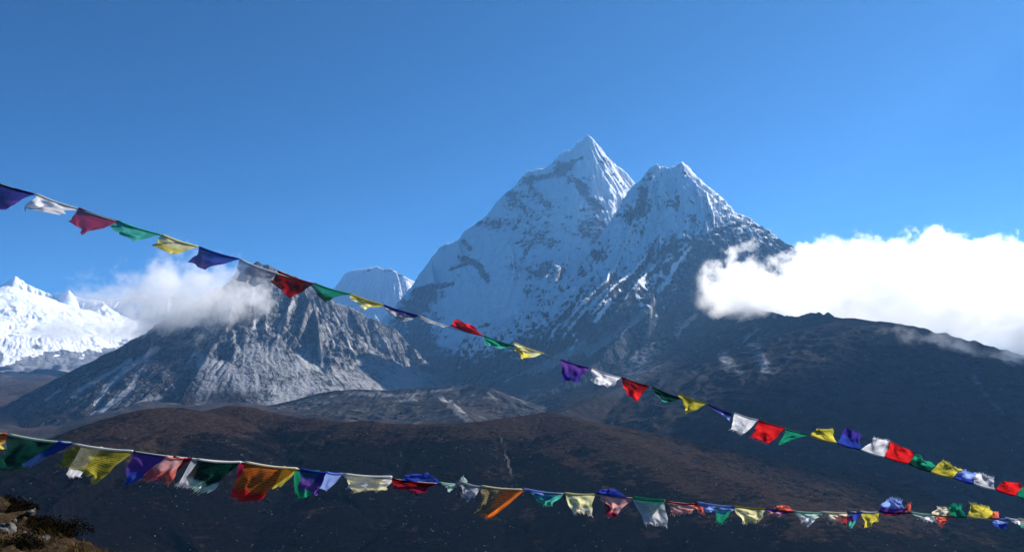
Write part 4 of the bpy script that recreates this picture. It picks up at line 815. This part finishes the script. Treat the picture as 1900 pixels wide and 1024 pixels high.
def lower_string():
    Yf = lambda px: float(np.interp(px, [-300, 0, 300, 640, 1050, 1500, 1900, 2300], [3.9, 4.2, 4.6, 5.5, 6.5, 7.1, 7.5, 7.8]))
    g = 'prayer flags bunched along the lower cord'
    T = [
        ((-60, 794), (13, 806), (4, 834), (-45, 836), 'orange', dict(col2='yellow', crumple=.3), 'orange yellow scrap of flag at the left end of the lower cord'),
        ((108, 819), (134, 823), (54, 868), (40, 862), 'blue', dict(col2='sky', crumple=.15, depth=-.02), 'blue strip of flag along the right edge of the dark green one at far left'),
        ((15, 806), (132, 822), (44, 872), (-8, 867), 'darkgreen', dict(col2='darkgreen', crumple=.3, fray=.3, sheer=.10, hem='palegreen'), 'large dark green prayer flag at the left end of the lower cord'),
        ((150, 827), (190, 831), (144, 884), (124, 880), 'white', dict(crumple=.4, depth=.12, fray=.5, sheer=.2), 'white tattered flag peeping out under the olive one'),
        ((137, 824), (247, 837), (180, 894), (112, 854), 'olive', dict(pr=.55, crumple=.22, fray=.5, hem='white', sheer=.12), 'large olive yellow prayer flag with rows of print and a white hem'),
        ((247, 838), (353, 850), (298, 884), (228, 896), 'purple', dict(col2='blue', crumple=.3, fray=.4, hem='blue', sheer=.1, split=.35), 'purple blue prayer flag behind a torn pink one, second flag from the olive'),
        ((308, 847), (340, 850), (322, 889), (262, 886), 'pink', dict(col2='coral', crumple=.8, fray=1.0, depth=-.03, split=.4), 'torn faded pink and red flag in front of the purple one'),
        ((322, 848), (355, 851), (328, 874), (312, 868), 'darkred', dict(crumple=.3, depth=-.01), 'dark red fold at the right corner of the purple flag'),
        ((357, 851), (374, 853), (354, 899), (333, 893), 'grey', dict(crumple=.2, depth=.02, fray=.6), 'narrow white strip at the left side of a dark green flag'),
        ((366, 852), (447, 857), (392, 909), (346, 897), 'darkgreen', dict(col2='palegreen', pr=.4, crumple=.35, fray=.6, hem='white', split=.25), 'dark green printed prayer flag with pale lower corner and white hem'),
        ((445, 857), (462, 859), (444, 884), (434, 898), 'crimson', dict(crumple=.3, depth=.06), 'crimson sliver of flag left of the orange one'),
        ((526, 866), (553, 870), (524, 901), (506, 906), 'yellow', dict(crumple=.3, depth=.08), 'yellow corner of flag showing right of the large orange one'),
        ((455, 857), (551, 869), (476, 930), (428, 917), 'orange', dict(col2='red', pr=.5, crumple=.25, fray=.5, hem='cream', split=.25, sheer=.1), 'large glowing orange and red prayer flag with rows of print'),
        ((546, 870), (592, 874), (578, 917), (547, 929), 'green', dict(crumple=.3, depth=.08), 'green flag partly behind the blue one, right of the orange flag'),
        ((557, 870), (634, 878), (592, 918), (556, 908), 'indigo', dict(col2='purple', crumple=.45, hem='blue', split=.6), 'dark blue prayer flag in front of a green one, right of orange'),
        ((606, 876), (636, 879), (606, 912), (592, 905), 'sky', dict(crumple=.5, depth=-.04), 'light blue fold of flag at the right side of the dark blue one'),
        ((640, 880), (716, 884), (716, 908), (655, 910), 'paleyellow', dict(crumple=.4, depth=.05, fray=.6), 'pale yellow tatter showing under the plain white flag'),
        ((638, 879), (727, 884), (720, 901), (646, 902), 'white', dict(crumple=.4, fray=.5, bulge=.1, pr=.2), 'plain white flag with a scalloped edge in the middle of the lower cord'),
        ((728, 889), (808, 898), (780, 914), (731, 902), 'darkred', dict(col2='crimson', crumple=.7, fray=.6, depth=-.03), 'dark red tattered flag hanging under a wavy blue one'),
        ((742, 893), (819, 898), (797, 876), (756, 880), 'blue', dict(crumple=.5, bulge=-.05), 'wavy blue flag blown upward above the dark red tatter'),
        ((815, 895), (866, 898), (864, 882), (838, 912), 'palegreen', dict(crumple=.7, fray=.5), 'pale green twisted flag left of the brown printed one'),
        ((852, 892), (896, 904), (874, 925), (858, 912), 'grey', dict(crumple=.5, fray=.6, sheer=.2), 'grey blue limp flag touching the left of the brown printed one'),
        ((935, 905), (974, 909), (914, 958), (898, 952), 'orange', dict(crumple=.4, fray=.5, depth=.03), 'orange strip of flag along the lower side of the brown printed one'),
        ((893, 901), (968, 908), (906, 955), (889, 946), 'tan', dict(pr=.7, crumple=.35, fray=.8, hem='cream'), 'brown printed prayer flag tapering to a frayed point'),
        ((985, 913), (1046, 916), (1024, 935), (1002, 929), 'teal', dict(crumple=.5, fray=.6, depth=.04), 'green tatter under the light blue flag, right of the brown one'),
        ((972, 906), (1043, 916), (1012, 927), (984, 910), 'sky', dict(col2='blue', crumple=.7), 'light blue rolled flag over a green tatter'),
        ((1048, 914), (1104, 917), (1095, 951), (1062, 946), 'paleyellow', dict(col2='cream', crumple=.5, fray=.7, bulge=-.2, split=.3), 'pale yellow flag with an arched torn edge between blue ones'),
        ((1112, 917), (1173, 924), (1141, 958), (1122, 934), 'pink', dict(col2='crimson', crumple=.6, fray=.6, split=.25), 'pink flag with a dark red tip beneath a blue arch of cloth'),
        ((1106, 914), (1162, 922), (1146, 909), (1120, 907), 'blue', dict(crumple=.4), 'blue arching flag above the pink flag with the red tip'),
        ((1173, 924), (1232, 929), (1238, 968), (1197, 964), 'sheer', dict(col2='white', crumple=.35, fray=.5, sheer=.35, hem='green', pr=.3), 'sheer white flag with a small dark print and a green hem'),
        ((1176, 921), (1234, 927), (1228, 934), (1182, 930), 'green', dict(crumple=1.0, fray=.9, depth=.03), 'green shreds curled round the cord above the sheer white flag'),
        ((1235, 930), (1294, 935), (1288, 946), (1250, 948), 'pink', dict(crumple=.3, fray=.8, hem='red'), 'pale pink flag with a red hem right of the sheer white one'),
        ((1284, 934), (1304, 937), (1308, 950), (1296, 944), 'coral', dict(crumple=.5, fray=.5), 'small red orange scrap between the pale pink and blue flags'),
        ((1326, 941), (1358, 944), (1344, 967), (1330, 962), 'green', dict(crumple=.4, fray=.6, depth=.03), 'green corner of flag hanging under the light blue one'),
        ((1294, 931), (1364, 940), (1352, 952), (1310, 948), 'sky', dict(crumple=.5), 'light blue flag above a green corner, left of the lemon yellow flag'),
        ((1358, 938), (1420, 944), (1414, 960), (1380, 963), 'paleyellow', dict(crumple=.3, fray=.7, hem='olive', pr=.2), 'lemon yellow wide flag with a frayed lower edge right of light blue'),
        ((1421, 943), (1470, 949), (1450, 955), (1430, 950), 'purple', dict(col2='pink', crumple=.8, fray=.4), 'purple and pink twisted scrap right of the lemon yellow flag'),
        ((1440, 945), (1480, 949), (1462, 939), (1446, 937), 'coral', dict(crumple=.6), 'coral fold of cloth on top of the purple scrap'),
        ((1466, 947), (1530, 951), (1504, 970), (1488, 958), 'palegreen', dict(col2='white', crumple=.5, fray=.5), 'pale green pointed flag left of the cream one'),
        ((1524, 949), (1588, 950), (1572, 960), (1548, 966), 'cream', dict(crumple=.5, fray=.6), 'cream flag with a dangling thread, left of the bright yellow flag'),
        ((1548, 956), (1582, 958), (1578, 970), (1556, 966), 'red', dict(crumple=.3, depth=.03), 'red corner of flag showing under the cream one'),
        ((1572, 949), (1600, 950), (1582, 977), (1572, 973), 'blue', dict(col2='teal', crumple=.5), 'dark blue limp flag between the cream and bright yellow ones'),
        ((1597, 948), (1632, 950), (1629, 965), (1607, 977), 'yellow', dict(crumple=.4, hem='white'), 'bright yellow flag with a white hem beside the dark blue limp one'),
        ((1634, 949), (1672, 951), (1664, 956), (1640, 955), 'crimson', dict(crumple=.4), 'crimson underside of cloth below the lilac frayed flag'),
        ((1630, 949), (1688, 951), (1672, 934), (1645, 930), 'purple', dict(col2='sky', crumple=.5, fray=1.0), 'lilac purple frayed flag blown upward near lower right'),
        ((1668, 950), (1692, 951), (1690, 936), (1678, 944), 'coral', dict(crumple=.5, fray=.6), 'coral scrap pointing up beside the lilac frayed flag'),
        ((1688, 949), (1738, 955), (1734, 966), (1706, 959), 'palegreen', dict(col2='white', crumple=.6, fray=.3), 'whitish green twisted flag right of the lilac frayed one'),
        ((1728, 954), (1770, 957), (1756, 944), (1738, 945), 'cream', dict(crumple=.6, fray=.4), 'cream flag blown upward above a coral tatter'),
        ((1732, 955), (1770, 957), (1754, 971), (1744, 964), 'coral', dict(crumple=.8, fray=.6), 'coral tatter hanging under the small cream flag'),
        ((1756, 957), (1794, 958), (1780, 940), (1762, 942), 'green', dict(crumple=.6, fray=1.0), 'green frayed flag between the coral tatter and the yellow flag'),
        ((1796, 957), (1842, 963), (1838, 944), (1800, 937), 'yellow', dict(crumple=.3, fray=.5, hem='cream'), 'yellow flag blown upward, last yellow of the lower cord'),
        ((1834, 960), (1854, 961), (1852, 949), (1842, 950), 'coral', dict(crumple=.5), 'small coral scrap between the last yellow flag and the blue one'),
        ((1838, 961), (1872, 962), (1868, 976), (1848, 974), 'sky', dict(col2='blue', crumple=.6, fray=.3), 'periwinkle blue limp flag near the right frame edge'),
        ((1866, 960), (1902, 964), (1898, 974), (1882, 968), 'white', dict(crumple=.6), 'white rolled flag at the right end of the lower cord'),
        ((1890, 962), (1940, 966), (1938, 980), (1900, 978), 'cream', dict(crumple=.4, col2='green'), 'cream and green flag cut by the right frame edge')]
    for i, (a, b, c, d, col, kw, lab) in enumerate(T):
        if a[0] > 960:                                     # the far half is strung tighter: fuller, overlapping cloths
            c = (b[0] + (c[0] - b[0]) * 1.05, b[1] + (c[1] - b[1]) * 1.12); d = (a[0] + (d[0] - a[0]) * .9, a[1] + (d[1] - a[1]) * 1.12)
            kw = dict(kw, crumple=kw.get('crumple', .35) * .75)
        flag(lab, Yf, a, b, c, d, col, seed=i * 5 + 301, group=g, **kw)
    pts = [(-420, 730), (-200, 768), (-60, 794), (14, 806), (134, 823), (247, 837), (354, 850), (450, 857), (553, 870), (636, 879), (728, 888), (818, 897), (895, 902), (970, 908), (1046, 915), (1106, 917), (1172, 924), (1234, 929), (1296, 935), (1362, 940), (1420, 944), (1490, 950), (1560, 951), (1632, 950), (1690, 952), (1760, 957), (1840, 962), (1900, 964), (2060, 972), (2400, 985)]
    cord('lower cord strung level across the picture under the bunched flags', pts, Yf, (.38, .42, .30), .0045)

near_ground(); upper_string(); lower_string()

# ------------------------------------------------------------------ haze
def haze():
    bm = bmesh.new(); bmesh.ops.create_cube(bm, size=1.0)
    x0, x1, y0, y1, z0, z1 = -17000, 17000, -300, 17000, -900, 2350
    for v in bm.verts: v.co = ((v.co.x + .5) * (x1 - x0) + x0, (v.co.y + .5) * (y1 - y0) + y0, (v.co.z + .5) * (z1 - z0) + z0)
    me = bpy.data.meshes.new('haze'); bm.to_mesh(me); bm.free()
    o = bpy.data.objects.new('haze', me); COL.objects.link(o); o['kind'] = 'stuff'
    k = N('haze_air'); v = k.n('VolumePrincipled', i_Color=(.22, .52, 1.0, 1), i_Density=3.1e-5, i_Anisotropy=.35)
    me.materials.append(k.done(v.outputs[0], True))
haze()
